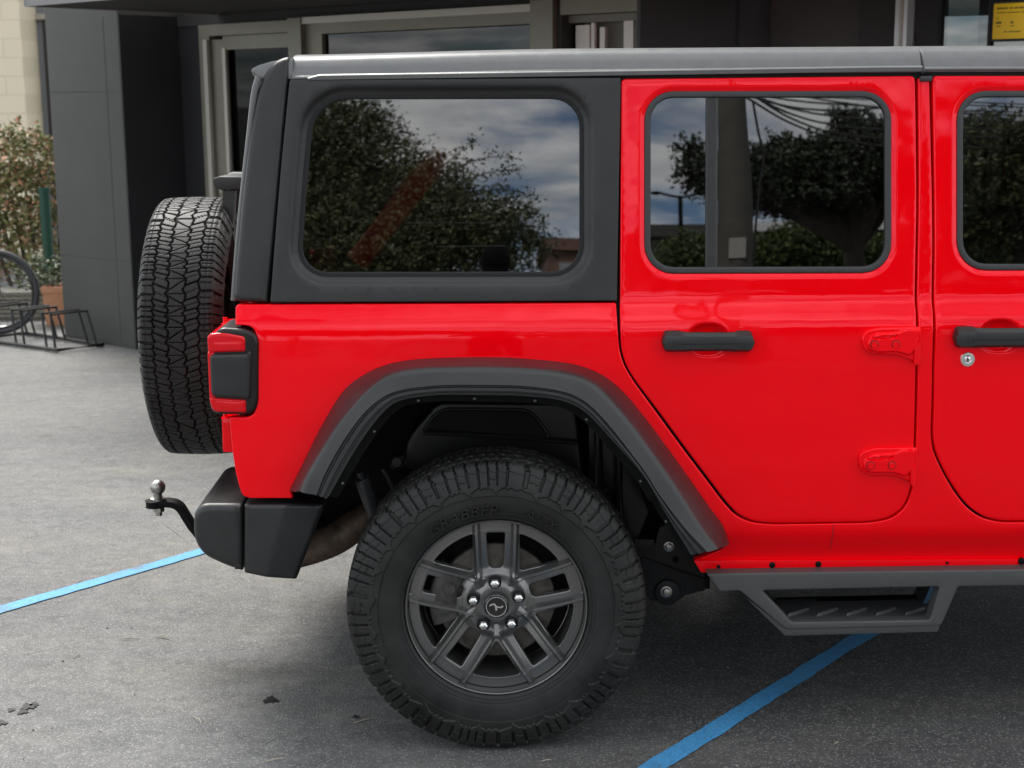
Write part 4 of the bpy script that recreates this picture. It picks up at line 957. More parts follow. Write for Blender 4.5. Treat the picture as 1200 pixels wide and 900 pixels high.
for s_ in (-1, 1): mb.tube([(2.10, s_ * 0.73, 1.17), (1.90, s_ * 0.675, 1.84)], 0.03, 8)
mb.tube([(1.90, -0.675, 1.84), (1.90, 0.675, 1.84)], 0.03, 8); mb.build('windscreen_frame', RED, car)

# ================================================================== the place
def ground_mat(name, dark, light, blue=None):
    M = bpy.data.materials.new(name); M.use_nodes = True; t = M.node_tree; b = t.nodes['Principled BSDF']
    tcn = N(t, 'ShaderNodeTexCoord')
    n1 = N(t, 'ShaderNodeTexNoise'); n1.inputs['Scale'].default_value = 0.9; n1.inputs['Detail'].default_value = 9; n1.inputs['Roughness'].default_value = 0.62; n1.inputs['Distortion'].default_value = 0.5
    n2 = N(t, 'ShaderNodeTexNoise'); n2.inputs['Scale'].default_value = 210; n2.inputs['Detail'].default_value = 4; n2.inputs['Roughness'].default_value = 0.7
    n3 = N(t, 'ShaderNodeTexVoronoi'); n3.inputs['Scale'].default_value = 210
    n4 = N(t, 'ShaderNodeTexNoise'); n4.inputs['Scale'].default_value = 14; n4.inputs['Detail'].default_value = 12; n4.inputs['Roughness'].default_value = 0.82; n4.inputs['Distortion'].default_value = 0.6
    mp = N(t, 'ShaderNodeMapping'); mp.inputs['Rotation'].default_value = (0, 0, R(48)); mp.inputs['Scale'].default_value = (0.35, 1, 1)
    L(t, tcn.outputs['Object'], mp.inputs[0]); L(t, mp.outputs[0], n1.inputs['Vector'])
    for n in (n2, n3, n4): L(t, tcn.outputs['Object'], n.inputs['Vector'])
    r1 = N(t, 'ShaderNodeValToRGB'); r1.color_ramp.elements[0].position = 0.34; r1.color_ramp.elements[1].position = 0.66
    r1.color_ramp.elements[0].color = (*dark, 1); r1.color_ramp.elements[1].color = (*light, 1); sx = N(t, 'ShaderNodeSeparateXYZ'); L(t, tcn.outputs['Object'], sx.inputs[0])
    wr = N(t, 'ShaderNodeMapRange'); wr.inputs['From Min'].default_value = -2.0; wr.inputs['From Max'].default_value = 0.9; wr.inputs['To Min'].default_value = 0.24; wr.inputs['To Max'].default_value = -0.16; L(t, sx.outputs[0], wr.inputs['Value'])  # paler left, darker by the car: wear plus the car's shade in the colour
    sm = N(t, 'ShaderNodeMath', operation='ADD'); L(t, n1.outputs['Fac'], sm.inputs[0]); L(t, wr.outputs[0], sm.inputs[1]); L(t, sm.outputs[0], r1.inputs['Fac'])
    r2 = N(t, 'ShaderNodeMapRange'); r2.inputs['From Min'].default_value = 0.3; r2.inputs['From Max'].default_value = 0.7; r2.inputs['To Min'].default_value = 0.55; r2.inputs['To Max'].default_value = 1.45; L(t, n2.outputs['Fac'], r2.inputs['Value'])
    r4 = N(t, 'ShaderNodeMapRange'); r4.inputs['From Min'].default_value = 0.3; r4.inputs['From Max'].default_value = 0.7; r4.inputs['To Min'].default_value = 0.58; r4.inputs['To Max'].default_value = 1.40; L(t, n4.outputs['Fac'], r4.inputs['Value'])
    ml = N(t, 'ShaderNodeMath', operation='MULTIPLY'); L(t, r2.outputs[0], ml.inputs[0]); L(t, r4.outputs[0], ml.inputs[1])
    mx = N(t, 'ShaderNodeMix', data_type='RGBA', blend_type='MULTIPLY'); mx.inputs[0].default_value = 1
    L(t, r1.outputs[0], mx.inputs[6]); L(t, ml.outputs[0], mx.inputs[7])
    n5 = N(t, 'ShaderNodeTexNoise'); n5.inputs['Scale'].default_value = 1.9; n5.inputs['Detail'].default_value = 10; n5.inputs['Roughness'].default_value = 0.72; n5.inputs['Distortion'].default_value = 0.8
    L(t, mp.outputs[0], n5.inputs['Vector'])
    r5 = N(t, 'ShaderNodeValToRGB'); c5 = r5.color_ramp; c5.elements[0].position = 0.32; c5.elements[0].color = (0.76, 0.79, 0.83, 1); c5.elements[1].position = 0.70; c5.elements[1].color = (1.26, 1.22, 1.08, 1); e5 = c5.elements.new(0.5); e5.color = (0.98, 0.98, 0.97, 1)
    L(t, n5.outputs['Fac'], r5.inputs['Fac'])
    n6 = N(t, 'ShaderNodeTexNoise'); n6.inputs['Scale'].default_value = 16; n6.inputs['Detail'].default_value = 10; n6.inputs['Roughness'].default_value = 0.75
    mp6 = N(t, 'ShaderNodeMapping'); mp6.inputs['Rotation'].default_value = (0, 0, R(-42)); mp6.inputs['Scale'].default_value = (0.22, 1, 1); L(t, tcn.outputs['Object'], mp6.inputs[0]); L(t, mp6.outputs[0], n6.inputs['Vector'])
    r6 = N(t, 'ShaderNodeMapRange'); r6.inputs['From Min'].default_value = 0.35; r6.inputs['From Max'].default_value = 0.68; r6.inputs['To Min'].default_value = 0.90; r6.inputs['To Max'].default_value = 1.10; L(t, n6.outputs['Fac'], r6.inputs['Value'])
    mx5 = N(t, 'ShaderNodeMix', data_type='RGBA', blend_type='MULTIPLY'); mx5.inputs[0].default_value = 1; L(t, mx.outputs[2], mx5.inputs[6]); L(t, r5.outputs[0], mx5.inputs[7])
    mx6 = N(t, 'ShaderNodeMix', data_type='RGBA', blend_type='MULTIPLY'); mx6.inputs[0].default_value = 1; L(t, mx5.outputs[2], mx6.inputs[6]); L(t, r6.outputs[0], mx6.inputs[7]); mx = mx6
    # pale stone chips
    r3 = N(t, 'ShaderNodeMapRange'); r3.inputs['From Min'].default_value = 0.80; r3.inputs['From Max'].default_value = 0.93; r3.inputs['To Min'].default_value = 0; r3.inputs['To Max'].default_value = 0.5
    sc_ = N(t, 'ShaderNodeSeparateColor'); L(t, n3.outputs['Color'], sc_.inputs[0]); L(t, sc_.outputs[0], r3.inputs['Value'])
    mx2 = N(t, 'ShaderNodeMix', data_type='RGBA'); L(t, r3.outputs[0], mx2.inputs[0]); L(t, mx.outputs[2], mx2.inputs[6]); mx2.inputs[7].default_value = (0.30, 0.29, 0.27, 1)
    L(t, mx2.outputs[2], b.inputs['Base Color'])
    b.inputs['Roughness'].default_value = 0.72; b.inputs['Specular IOR Level'].default_value = 0.35
    ad = N(t, 'ShaderNodeMath', operation='ADD'); L(t, n2.outputs['Fac'], ad.inputs[0]); L(t, n3.outputs['Distance'], ad.inputs[1])
    bp_ = N(t, 'ShaderNodeBump'); bp_.inputs['Strength'].default_value = 0.6; bp_.inputs['Distance'].default_value = 0.003; L(t, ad.outputs[0], bp_.inputs['Height']); L(t, bp_.outputs[0], b.inputs['Normal'])
    return M, b
ASPH, _ = ground_mat('worn_shaded_asphalt', (0.060, 0.060, 0.061), (0.124, 0.124, 0.123))
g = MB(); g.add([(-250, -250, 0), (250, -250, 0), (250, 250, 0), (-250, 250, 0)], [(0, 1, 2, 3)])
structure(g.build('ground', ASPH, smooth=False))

# blue bay lines, a little ragged at the edges
def line_mat():
    M = mat('blue_line_paint', (0.055, 0.27, 0.54), 0.6); t = M.node_tree; b = t.nodes['Principled BSDF']
    tcn = N(t, 'ShaderNodeTexCoord'); n = N(t, 'ShaderNodeTexNoise'); n.inputs['Scale'].default_value = 60; n.inputs['Detail'].default_value = 6; n.inputs['Roughness'].default_value = 0.8
    L(t, tcn.outputs['Object'], n.inputs['Vector']); r = N(t, 'ShaderNodeValToRGB'); cr = r.color_ramp
    cr.elements[0].position = 0.34; cr.elements[0].color = (0.09, 0.11, 0.13, 1); cr.elements[1].position = 0.40; cr.elements[1].color = (0.050, 0.25, 0.51, 1)
    e = cr.elements.new(0.7); e.color = (0.075, 0.32, 0.60, 1)
    L(t, n.outputs['Fac'], r.inputs['Fac'])
    n9 = N(t, 'ShaderNodeTexNoise'); n9.inputs['Scale'].default_value = 170; n9.inputs['Detail'].default_value = 3; L(t, tcn.outputs['Object'], n9.inputs['Vector'])
    n8 = N(t, 'ShaderNodeTexNoise'); n8.inputs['Scale'].default_value = 6; n8.inputs['Detail'].default_value = 6; L(t, tcn.outputs['Object'], n8.inputs['Vector'])
    ad = N(t, 'ShaderNodeMath', operation='ADD'); L(t, n9.outputs['Fac'], ad.inputs[0]); L(t, n8.outputs['Fac'], ad.inputs[1])
    rg = N(t, 'ShaderNodeMapRange'); rg.inputs['From Min'].default_value = 1.16; rg.inputs['From Max'].default_value = 1.26; L(t, ad.outputs[0], rg.inputs['Value'])
    vg = N(t, 'ShaderNodeMapRange'); vg.inputs['From Min'].default_value = 0.3; vg.inputs['From Max'].default_value = 0.7; vg.inputs['To Min'].default_value = 0.72; vg.inputs['To Max'].default_value = 1.2; L(t, n9.outputs['Fac'], vg.inputs['Value'])
    mv = N(t, 'ShaderNodeMix', data_type='RGBA', blend_type='MULTIPLY'); mv.inputs[0].default_value = 1; L(t, r.outputs['Color'], mv.inputs[6]); L(t, vg.outputs[0], mv.inputs[7])
    mw = N(t, 'ShaderNodeMix', data_type='RGBA'); L(t, rg.outputs[0], mw.inputs[0]); L(t, mv.outputs[2], mw.inputs[6]); mw.inputs[7].default_value = (0.09, 0.10, 0.11, 1)
    L(t, mw.outputs[2], b.inputs['Base Color'])
    bp_ = N(t, 'ShaderNodeBump'); bp_.inputs['Strength'].default_value = 0.3; bp_.inputs['Distance'].default_value = 0.002; L(t, n.outputs['Fac'], bp_.inputs['Height']); L(t, bp_.outputs[0], b.inputs['Normal'])
    return M
LINE = line_mat()
def paint_line(name, c0, c1, w, ext0, ext1):
    c0, c1 = np.array(c0[:2]), np.array(c1[:2]); d = (c1 - c0) / np.linalg.norm(c1 - c0); nn = np.array([-d[1], d[0]])
    a = c0 - d * ext0; Lg = np.linalg.norm(c1 - c0) + ext0 + ext1; n = int(Lg / 0.02); rows = []
    w0 = w1 = 0.0
    for i in range(n + 1):
        w0 = w0 * 0.8 + nrs.normal(0, 0.0012); w1 = w1 * 0.8 + nrs.normal(0, 0.0012); p = a + d * Lg * i / n
        q0, q1 = p + nn * (w / 2 + w0), p - nn * (w / 2 + w1); rows.append([(q0[0], q0[1], 0.004), (q1[0], q1[1], 0.004)])
    g = MB(); g.grid(np.array(rows)); return structure(g.build(name, LINE, smooth=False))
mid2 = lambda p, q: (on_z(*p) + on_z(*q)) / 2
l0, l1 = mid2((0, 711), (0, 719.5)), mid2((228, 645.5), (228, 653.5))
paint_line('bay_line', l0, l1, 0.068, 1.2, 3.4)
r0, r1 = mid2((748, 900), (786, 900)), mid2((1000, 744), (1028, 744))
paint_line('bay_line', r0, r1, 0.064, 1.0, 3.4)
# wet or oily spots
g_oil = mat('oil_stain', (0.018, 0.018, 0.019), 0.3)
def blot(px, py, r, sq=0.5):
    c = on_z(px, py); th = np.linspace(0, 2 * PI, 26, endpoint=False); rr = r * (1 + 0.28 * np.sin(th * 3 + px) + 0.22 * np.sin(th * 7 + py) + nrs.uniform(-.12, .12, 26))
    g_ = MB(); g_.add([(c[0] + a * math.cos(t), c[1] + a * 1.1 * math.sin(t), 0.004) for a, t in zip(rr, th)], [tuple(range(26))]); structure(g_.build('ground_stain', g_oil, smooth=False))
for q in ((317, 821, 0.020), (33, 829, 0.020), (27, 835, 0.014), (13, 833, 0.010), (2, 848, 0.014), (40, 826, 0.012), (417, 841, 0.009)): blot(*q)
# a few dry twigs and scraps of leaf
sc_m = mat('dry_litter', (0.30, 0.27, 0.22), 0.8)
for (px, py, a, l) in ((322, 892, 0.4, 0.05), (231, 845, 2.2, 0.06), (150, 750, 0.1, 0.07), (425, 846, 0.6, 0.06), (190, 748, 2.9, 0.05), (90, 770, 1.2, 0.03), (640, 893, 0.3, 0.03), (980, 872, 0.8, 0.025)):
    c = on_z(px, py); g = MB(); d = np.array([math.cos(a), math.sin(a), 0]) * l / 2
    g.tube([c - d + [0, 0, .004], c + [0.004, 0.003, .006], c + d + [0, 0, .004]], [0.0012, 0.002, 0.001], 6)
    structure(g.build('ground_litter', sc_m))

g = MB()
for _ in range(420):
    c = on_z(nrs.uniform(-60, 1260), nrs.uniform(430, 930)); r_ = nrs.uniform(0.0012, 0.0034); v = nrs.normal(size=(4, 3)) * r_ * 0.5
    v += np.array([(1, 0, -.3), (-.5, .87, -.3), (-.5, -.87, -.3), (0, 0, 1)]) * r_ + c + [0, 0, r_ * 0.4]; g.add(v, [(0, 1, 2), (0, 3, 1), (1, 3, 2), (2, 3, 0)])
grit = g.build('grit', mat('grit_stone', (0.2, 0.2, 0.19), 0.8, random_cols=[(0.03, 0.03, 0.03), (0.16, 0.16, 0.15), (0.34, 0.33, 0.30)]), smooth=False); grit['kind'] = 'stuff'
scuff = mat('pale_scuff', (0.17, 0.17, 0.165), 0.8)
for pts in (((70, 700), (110, 672)), ((160, 628), (172, 655)), ((222, 838), (242, 866)), ((176, 747), (205, 753)), ((400, 858), (440, 842)), ((185, 610), (222, 640)), ((300, 880), (335, 862)), ((20, 770), (60, 762)), ((90, 560), (150, 548)), ((1000, 880), (1040, 868)), ((900, 860), (935, 872))):
    a, b = on_z(*pts[0]), on_z(*pts[1]); d = (b - a); nn = np.array([-d[1], d[0], 0]) / np.linalg.norm(d); rows = []
    for t in np.linspace(0, 1, 14):
        w_ = 0.0022 * math.sin(PI * min(max(t, 0.03), 0.97)) * nrs.uniform(0.5, 1.2); p = a + d * t + nn * 0.012 * math.sin(t * 2.6) + [0, 0, 0.003]
        rows.append([p + nn * w_, p - nn * w_])
    g = MB(); g.grid(np.array(rows)); structure(g.build('ground_scuff', scuff, smooth=False))

# ------------------------------------------------------------------ the building behind, at an angle to the car
Q0 = np.array([-2.23, 6.12]); EU = np.array([0.749, -0.663]); NIN = np.array([0.663, 0.749]); ROT = math.atan2(EU[1], EU[0])
def fac(px, py, c=0.0):
    """(u, z) where a sight line meets the plane c metres behind the facade."""
    d = ray(px, py); den = d[:2] @ NIN; t = (c - (C_P[:2] - Q0) @ NIN) / den; p = C_P + d * t
    return float((p[:2] - Q0) @ EU), float(p[2])
GREYW = mat('grey_wall_paint', (0.066, 0.066, 0.060), 0.75, noise=(3, 0.12), bump=(120, 0.1, 0.001))
BLKW = mat('black_wall', (0.012, 0.012, 0.014), 0.6, noise=(4, 0.2))
SOFF = mat('dark_soffit_paint', (0.030, 0.029, 0.028), 0.7, noise=(3, 0.1))
ALU = mat('beige_aluminium', (0.19, 0.18, 0.14), 0.45, metal=0.3, noise=(8, 0.1))
ALUL = mat('pale_aluminium', (0.42, 0.40, 0.35), 0.4, metal=0.3)
FROST = mat('grey_blind', (0.26, 0.26, 0.23), 0.6, noise=(3, 0.08))
DGLASS = glass_mat('shop_glass', (0.10, 0.12, 0.12), 1.5)
bld = thing('office_building', 'dark grey building with canopy, square column and glazed entrance behind the car', 'building', (Q0[0], Q0[1], 0), ROT)
def lbox(name, u0, u1, y0, y1, z0, z1, m_, parent=None, bevel=0.0):
    g = MB(); g.box((u0, y0, z0), (u1, y1, z1)); return g.build(name, m_, parent or bld, bevel=bevel)
ZS = 2.315
uA, uB = fac(64, 200, -0.47)[0], -0.03
col = lbox('column', uA, uB, -0.47, 0.9, 0.0, ZS + 0.3, GREYW, bevel=0.004)
lbox('column_dark_side', uB + 0.002, uB + 0.012, -0.468, 0.028, 0.0, ZS, BLKW, col)  # right side of the column, darker than its front
JNT = mat('joint_grey', (0.058, 0.058, 0.053), 0.8)
for z in (0.62, 1.80): lbox('panel_joint', uA + 0.01, uB - 0.01, -0.472, -0.468, z, z + 0.005, JNT, col)
lbox('panel_joint', uB - 0.17, uB - 0.166, -0.4725, -0.468, 0.01, ZS - 0.01, JNT, col)
cb = mat('canopy_fascia_paint', (0.21, 0.205, 0.20), 0.6, noise=(3, 0.1))
uC = fac(31, 5, -1.45)[0]
can = lbox('canopy', uC + 0.01, 5.6, -1.44, 0.9, ZS, ZS + 0.52, SOFF)
lbox('canopy_fascia', uC, 5.6, -1.46, -1.442, ZS - 0.006, ZS + 0.55, cb, can)
lbox('canopy_fascia', uC - 0.012, uC + 0.008, -1.46, 0.9, ZS - 0.006, ZS + 0.55, cb, can)
for (px, py) in ((357, 15), (648, 2)):
    # lamp under the soffit
    d = ray(px, py); t = (ZS - 0.01 - CAM_Z) / d[2]; p = C_P + d * t; u, y = (p[:2] - Q0) @ EU, (p[:2] - Q0) @ NIN
    g = MB(); g.rev([(0.0, 0.075), (-0.03, 0.075), (-0.04, 0.06), (-0.04, 0.0)], (u, y, ZS - 0.002), 24, axis='z'); g.build('soffit_lamp', ALU, can)
# entrance: frame members from left to right, heads and glazing
def U(px, c=0.0, py=100): return fac(px, py, c)[0]
zh = 2.245
lbox('lintel', -0.02, U(752), 0.0, 0.6, zh + 0.14, ZS + 0.3, SOFF)
lbox('lintel', -0.02, U(658), 0.02, 0.6, zh + 0.002, zh + 0.138, SOFF)
lbox('inner_wall', -0.02, U(752), 0.9, 0.95, 0, ZS + 0.3, SOFF)
wallm = lbox('back_wall', -0.02, U(238), 0.03, 0.12, 0.0, ZS, BLKW)
door_f = lbox('entrance_frame', U(238), U(250), -0.02, 0.10, 0.0, zh, ALU)
lbox('frame_edge', U(245.5), U(250), -0.045, -0.022, 0.0, zh - 0.10, ALUL, door_f)
lbox('frame_edge', U(263), U(266.5), -0.01, 0.012, 0.0, zh - 0.16, ALUL, door_f)
lbox('frame_jamb', U(250) + .002, U(263), 0.0, 0.09, 0.0, zh - 0.10, ALU, door_f)
lbox('frame_head', U(250) + .002, U(346), -0.03, 0.09, zh - 0.075, zh, ALU, door_f)
lbox('frame_head', U(263), U(346), 0.0, 0.08, zh - 0.17, zh - 0.078, ALU, door_f)
lbox('frame_post', U(346), U(361), -0.05, 0.10, 0.0, zh + 0.01, ALU, door_f)
lbox('door_glass', U(266.5), U(346) - .002, 0.03, 0.036, 0.9, zh - 0.17, glass_mat('entrance_glass', (0.05, 0.065, 0.065), 1.22), door_f)
lbox('door_panel', U(266.5), U(346) - .002, 0.028, 0.05, 0.05, 0.895, mat('dark_teal_panel', (0.03, 0.035, 0.036), 0.3), door_f)
lbox('door_handle', U(256), U(258), -0.03, -0.005, 1.10, 1.22, ALUL, door_f)
win = lbox('front_window', U(361), U(380), -0.01, 0.10, 0.0, zh - 0.02, ALU)
lbox('frame_head', U(380), U(628), -0.02, 0.10, zh - 0.095, zh, ALU, win)
lbox('frame_head', U(361), U(628), -0.04, -0.022, zh - 0.03, zh + 0.012, ALUL, win)
lbox('window_blind', U(380), U(628), 0.05, 0.06, 0.1, zh - 0.10, FROST, win)
lbox('window_glass', U(380), U(628), 0.02, 0.025, 0.1, zh - 0.10, DGLASS, win)
lbox('frame_post', U(628), U(654), -0.05, 0.10, 0.0, zh + 0.03, ALU, win)
w2_ = lbox('side_window', U(654), U(659), -0.01, 0.10, 0.0, zh, SOFF)
lbox('frame_head', U(659), U(748), -0.02, 0.10, zh - 0.055, zh + 0.12, ALU, w2_)
lbox('window_blind', U(659), U(748), 0.055, 0.065, zh - 0.098, zh - 0.058, mat('olive_blind', (0.17, 0.17, 0.14), 0.6), w2_)
CUR = mat('white_curtain', (0.75, 0.74, 0.68), 0.7)
for (a, b, h) in ((664, 680, 0), (682, 686, .02), (692, 698, -.03), (720, 731, .03), (741, 747, .04)):
    lbox('curtain', U(a), U(b), 0.08, 0.10, 0.3, zh - 0.11 + h * 0.5, CUR, w2_)
lbox('window_backing', U(659), U(748), 0.20, 0.21, 0.1, zh, FROST, w2_)
lbox('sill', U(380), U(748), -0.03, 0.10, 0.0, 0.095, SOFF, w2_)
lbox('shade_storey', uA, 6.0, 0.32, 7.0, ZS + 0.53, 6.8, cb)  # unseen storey added to cast shade over the yard
# right-hand wing, set back
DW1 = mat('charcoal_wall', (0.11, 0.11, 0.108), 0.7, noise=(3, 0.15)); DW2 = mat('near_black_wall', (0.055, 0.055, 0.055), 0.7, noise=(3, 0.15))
CB = 1.3
V_ = lambda px: fac(px, 30, CB)[0]
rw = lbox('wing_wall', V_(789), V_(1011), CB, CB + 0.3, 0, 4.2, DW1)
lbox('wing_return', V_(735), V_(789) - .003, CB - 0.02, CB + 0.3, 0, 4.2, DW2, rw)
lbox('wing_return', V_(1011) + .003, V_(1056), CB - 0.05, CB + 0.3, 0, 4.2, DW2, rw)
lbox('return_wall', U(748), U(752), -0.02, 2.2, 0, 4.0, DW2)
tube = lbox('downpipe', V_(1056) + .01, V_(1072), CB - 0.10, CB, 0, 4.2, mat('silver_paint', (0.55, 0.55, 0.54), 0.35, metal=0.6))
lbox('pipe_edge', V_(1064), V_(1067), CB - 0.112, CB - 0.102, 0, 4.2, ALUL, tube)
sw_ = lbox('shop_window', V_(1074), V_(1101), CB - 0.02, CB + 0.1, 0, 4.2, BLKW)
def mirror_glass():
    M = glass_mat('reflective_shop_glass', (0.16, 0.17, 0.16), 2.2); return M
lbox('window_glass', V_(1101), V_(1420), CB + 0.02, CB + 0.026, 0.2, 4.2, mirror_glass(), sw_)
lbox('window_backing', V_(1101), V_(1420), CB + 0.5, CB + 0.51, 0.2, 4.2, FROST, sw_)
lbox('window_post', V_(1108), V_(1112), CB - 0.01, CB + 0.015, 0, 1.99, ALUL, sw_)
lbox('window_post', V_(1158), V_(1161), CB - 0.01, CB + 0.015, 0, 4.2, BLKW, sw_)
# yellow notice fixed to the window
ua, za_ = fac(1162, 46, CB - 0.02); ub, zb2 = fac(1214, 3, CB - 0.02); zt2 = fac(1163, 4.5, CB - 0.02)[1]
pos = Q0 + EU * ua + NIN * (CB - 0.02)
YEL = mat('yellow_sign_plastic', (0.80, 0.52, 0.01), 0.45); INK = mat('sign_ink', (0.06, 0.05, 0.02), 0.6)
sign = thing('notice_sign', 'yellow printed notice with black frame on the shop window above the car roof', 'sign', (pos[0], pos[1], za_), ROT)
g = MB(); wS, hS = ub - ua, zt2 - za_; g.box((0, 0, 0), (wS, 0.01, hS)); g.build('sign_board', YEL, sign, bevel=0.001)
g = MB(); g.box((-0.012, 0.004, -0.012), (wS + .012, 0.014, hS + 0.012)); g.build('sign_frame', BLKW, sign)
g = MB()
for (y_, h_, segs) in ((0.86, 0.05, ((.08, .34), (.38, .46), (.49, .58), (.61, .78), (.81, .95))), (0.74, 0.025, ((.08, .3), (.33, .62), (.66, .9))), (0.58, 0.03, ((.08, .14),)), (0.46, 0.07, ((.07, .2), (.42, .50))), (0.36, 0.03, ((.08, .18), (.42, .52))), (0.2, 0.035, ((.27, .35), (.38, .66)))):
    for a, b in segs:
        x_ = a
        while x_ < b - 0.008:
            w_ = rnd.uniform(0.012, 0.022); g.box((x_ * wS, -0.001, (y_ - h_ / 2) * hS), (min(b, x_ + w_) * wS, 0.0005, (y_ + h_ / 2) * hS)); x_ += w_ + 0.009
g.build('sign_text', INK, sign, smooth=False)

# ------------------------------------------------------------------ plants
def leaf_mesh(mb_, pts, size, up_bias=0.35, asp=0.45, nrm=None):
    n = len(pts); d = nrs.normal(size=(n, 3)); d[:, 2] = d[:, 2] * 0.6 - 0.15; d /= np.linalg.norm(d, axis=1)[:, None]
    k = nrs.normal(size=(n, 3)); k[:, 2] += up_bias * 3; s_ = np.cross(d, k); s_ /= np.linalg.norm(s_, axis=1)[:, None] + 1e-9
    sz = size * nrs.uniform(0.6, 1.3, n)[:, None]
    a, b = pts - d * sz * 0.5, pts + d * sz * 0.5; c, e = pts + s_ * sz * asp * 0.5, pts - s_ * sz * asp * 0.5
    V = np.stack([a, c, b, e], 1).reshape(-1, 3); f = [(4 * i, 4 * i + 1, 4 * i + 2, 4 * i + 3) for i in range(n)]
    mb_.add(V, f)
def sprays(centre, rad, n, leaf_n, length, droop=0.25, flat=0.7, shell=0.55):
    """points along short twigs that start inside an ellipsoid and point outwards."""
    out = []; centre = np.array(centre); rad = np.array(rad)
    for _ in range(n):
        v = nrs.normal(size=3); v /= np.linalg.norm(v); r_ = nrs.uniform(shell, 1.0) ** 0.7
        p = centre + v * rad * r_; d = v * np.array([1, 1, flat]) + nrs.normal(size=3) * 0.45; d /= np.linalg.norm(d)
        t = np.sort(nrs.uniform(0, 1, leaf_n)); q = p + d * (t[:, None] * length); q[:, 2] -= droop * length * t ** 2
        q += nrs.normal(size=q.shape) * length * 0.07; out.append(q)
    return np.vstack(out)
BARK = mat('bark', (0.10, 0.085, 0.07), 0.85, noise=(12, 0.4), bump=(30, 0.6, 0.02))
LEAF1 = mat('leaf_olive', (0.06, 0.08, 0.03), 0.55, random_cols=[(0.030, 0.042, 0.014), (0.055, 0.072, 0.024), (0.085, 0.10, 0.036), (0.125, 0.13, 0.055)])
LEAF2 = mat('leaf_dark', (0.04, 0.055, 0.03), 0.5, random_cols=[(0.020, 0.028, 0.014), (0.034, 0.046, 0.022), (0.05, 0.064, 0.03)])
LEAF3 = mat('leaf_bright', (0.07, 0.10, 0.03), 0.55, random_cols=[(0.045, 0.065, 0.018), (0.075, 0.105, 0.028), (0.11, 0.14, 0.04)])
def tree(name, label, base, trunk_h, trunk_r, crowns, leafm, leaf, ns, ln, length, droop=0.3, group=None, lean=(0, 0)):
    b = np.array([base[0], base[1], 0.0]); t = thing(name, label, 'tree', tuple(b), 0, group)
    g = MB(); top = np.array([lean[0], lean[1], trunk_h]); g.tube([(0, 0, -0.1), top * 0.35 + [0.04, 0, 0], top * 0.7 - [0.03, 0.02, 0], top], [trunk_r * 1.3, trunk_r, trunk_r * 0.85, trunk_r * 0.7], 12)
    for c, rad in crowns:
        c_ = np.array(c) - b
        for _ in range(5):
            e = c_ + nrs.normal(size=3) * np.array(rad) * 0.45; m_ = (top + e) / 2 + nrs.normal(size=3) * 0.15
            g.tube([top * 0.93, m_, e], [trunk_r * 0.5, trunk_r * 0.3, trunk_r * 0.1], 7, caps=False)
    g.build('trunk', BARK, t)
    g = MB(); tot = sum(np.prod(r_) ** (2 / 3) for c, r_ in crowns)
    for c, rad in crowns:
        k = max(6, int(ns * np.prod(rad) ** (2 / 3) / tot)); leaf_mesh(g, sprays(np.array(c) - b, rad, k, ln, length, droop), leaf); leaf_mesh(g, sprays(np.array(c) - b, np.array(rad) * 0.8, k // 2, ln, length, droop, shell=0.1), leaf * 1.4)
    g.build('crown', leafm, t, smooth=False); return t
# things across the street, known from their images in the car's windows
_nn = np.array([0, -1, 0.105]); _nn /= np.linalg.norm(_nn); _pp = np.array([0, -0.733, 1.50])
def refl(px, py, dist):
    V = C_P + ray(px, py) * dist; return V - 2 * ((V - _pp) @ _nn) * _nn
def rb(*q): return refl(*q)
c1 = [(refl(400, 215, 20), (1.15, 1.1, 0.95)), (refl(370, 160, 20.5), (0.9, 0.9, 0.75)), (refl(470, 255, 19.5), (1.0, 0.9, 0.55)), (refl(545, 262, 19), (0.75, 0.7, 0.42)), (refl(330, 240, 20), (1.2, 1.2, 1.1)), (refl(500, 225, 20), (0.55, 0.6, 0.36)), (refl(420, 300, 19), (1.3, 1.0, 0.5)), (refl(250, 170, 21), (1.6, 1.4, 1.5)), (refl(600, 285, 19.5), (0.35, 0.4, 0.22)), (refl(520, 300, 19), (1.0, 0.8, 0.45)), (refl(370, 280, 19), (0.9, 0.8, 0.6))]
tb = refl(330, 300, 20.5)
tree('broadleaf_tree', 'bushy olive green tree across the street, mirrored in the rear quarter window', (tb[0], tb[1]), 3.2, 0.16, c1, LEAF1, 0.058, 7600, 15, 0.44)
# thin reaching sprays
g = MB()
def twig(pts, n, sp_, leaf):
    P = catmull([refl(*p) for p in pts], 10); g_t.tube(P, np.linspace(0.012, 0.003, len(P)), 5, caps=False)
    i = nrs.uniform(0.15, 1, n) * (len(P) - 1); q = np.stack([np.interp(i, np.arange(len(P)), P[:, k]) for k in range(3)], 1) + nrs.normal(size=(n, 3)) * sp_; leaf_mesh(g, q, leaf)
g_t = MB()
for pts in ([(480, 215, 19.5), (520, 190, 19.3), (545, 170, 19.2), (560, 160, 19.2)], [(500, 215, 19.2), (545, 190, 19.0), (580, 182, 18.8), (612, 184, 18.7)], [(520, 225, 19.2), (560, 205, 19), (590, 198, 18.9), (610, 198, 18.8)], [(540, 235, 19.2), (580, 222, 19), (610, 225, 18.9), (636, 238, 18.8)], [(550, 250, 19.2), (590, 236, 19), (620, 245, 18.9), (630, 255, 18.8)], [(400, 140, 20), (425, 122, 20), (440, 118, 20)], [(540, 260, 19), (585, 255, 19), (615, 262, 18.9)], [(470, 205, 19.6), (500, 188, 19.5), (512, 178, 19.5)]):
    twig(pts, 130, 0.055, 0.062)
t1 = bpy.data.objects['broadleaf_tree']
o = g.build('branch_sprays', LEAF1, t1, smooth=False, origin=(tb[0], tb[1], 0)); o.location = (0, 0, 0)
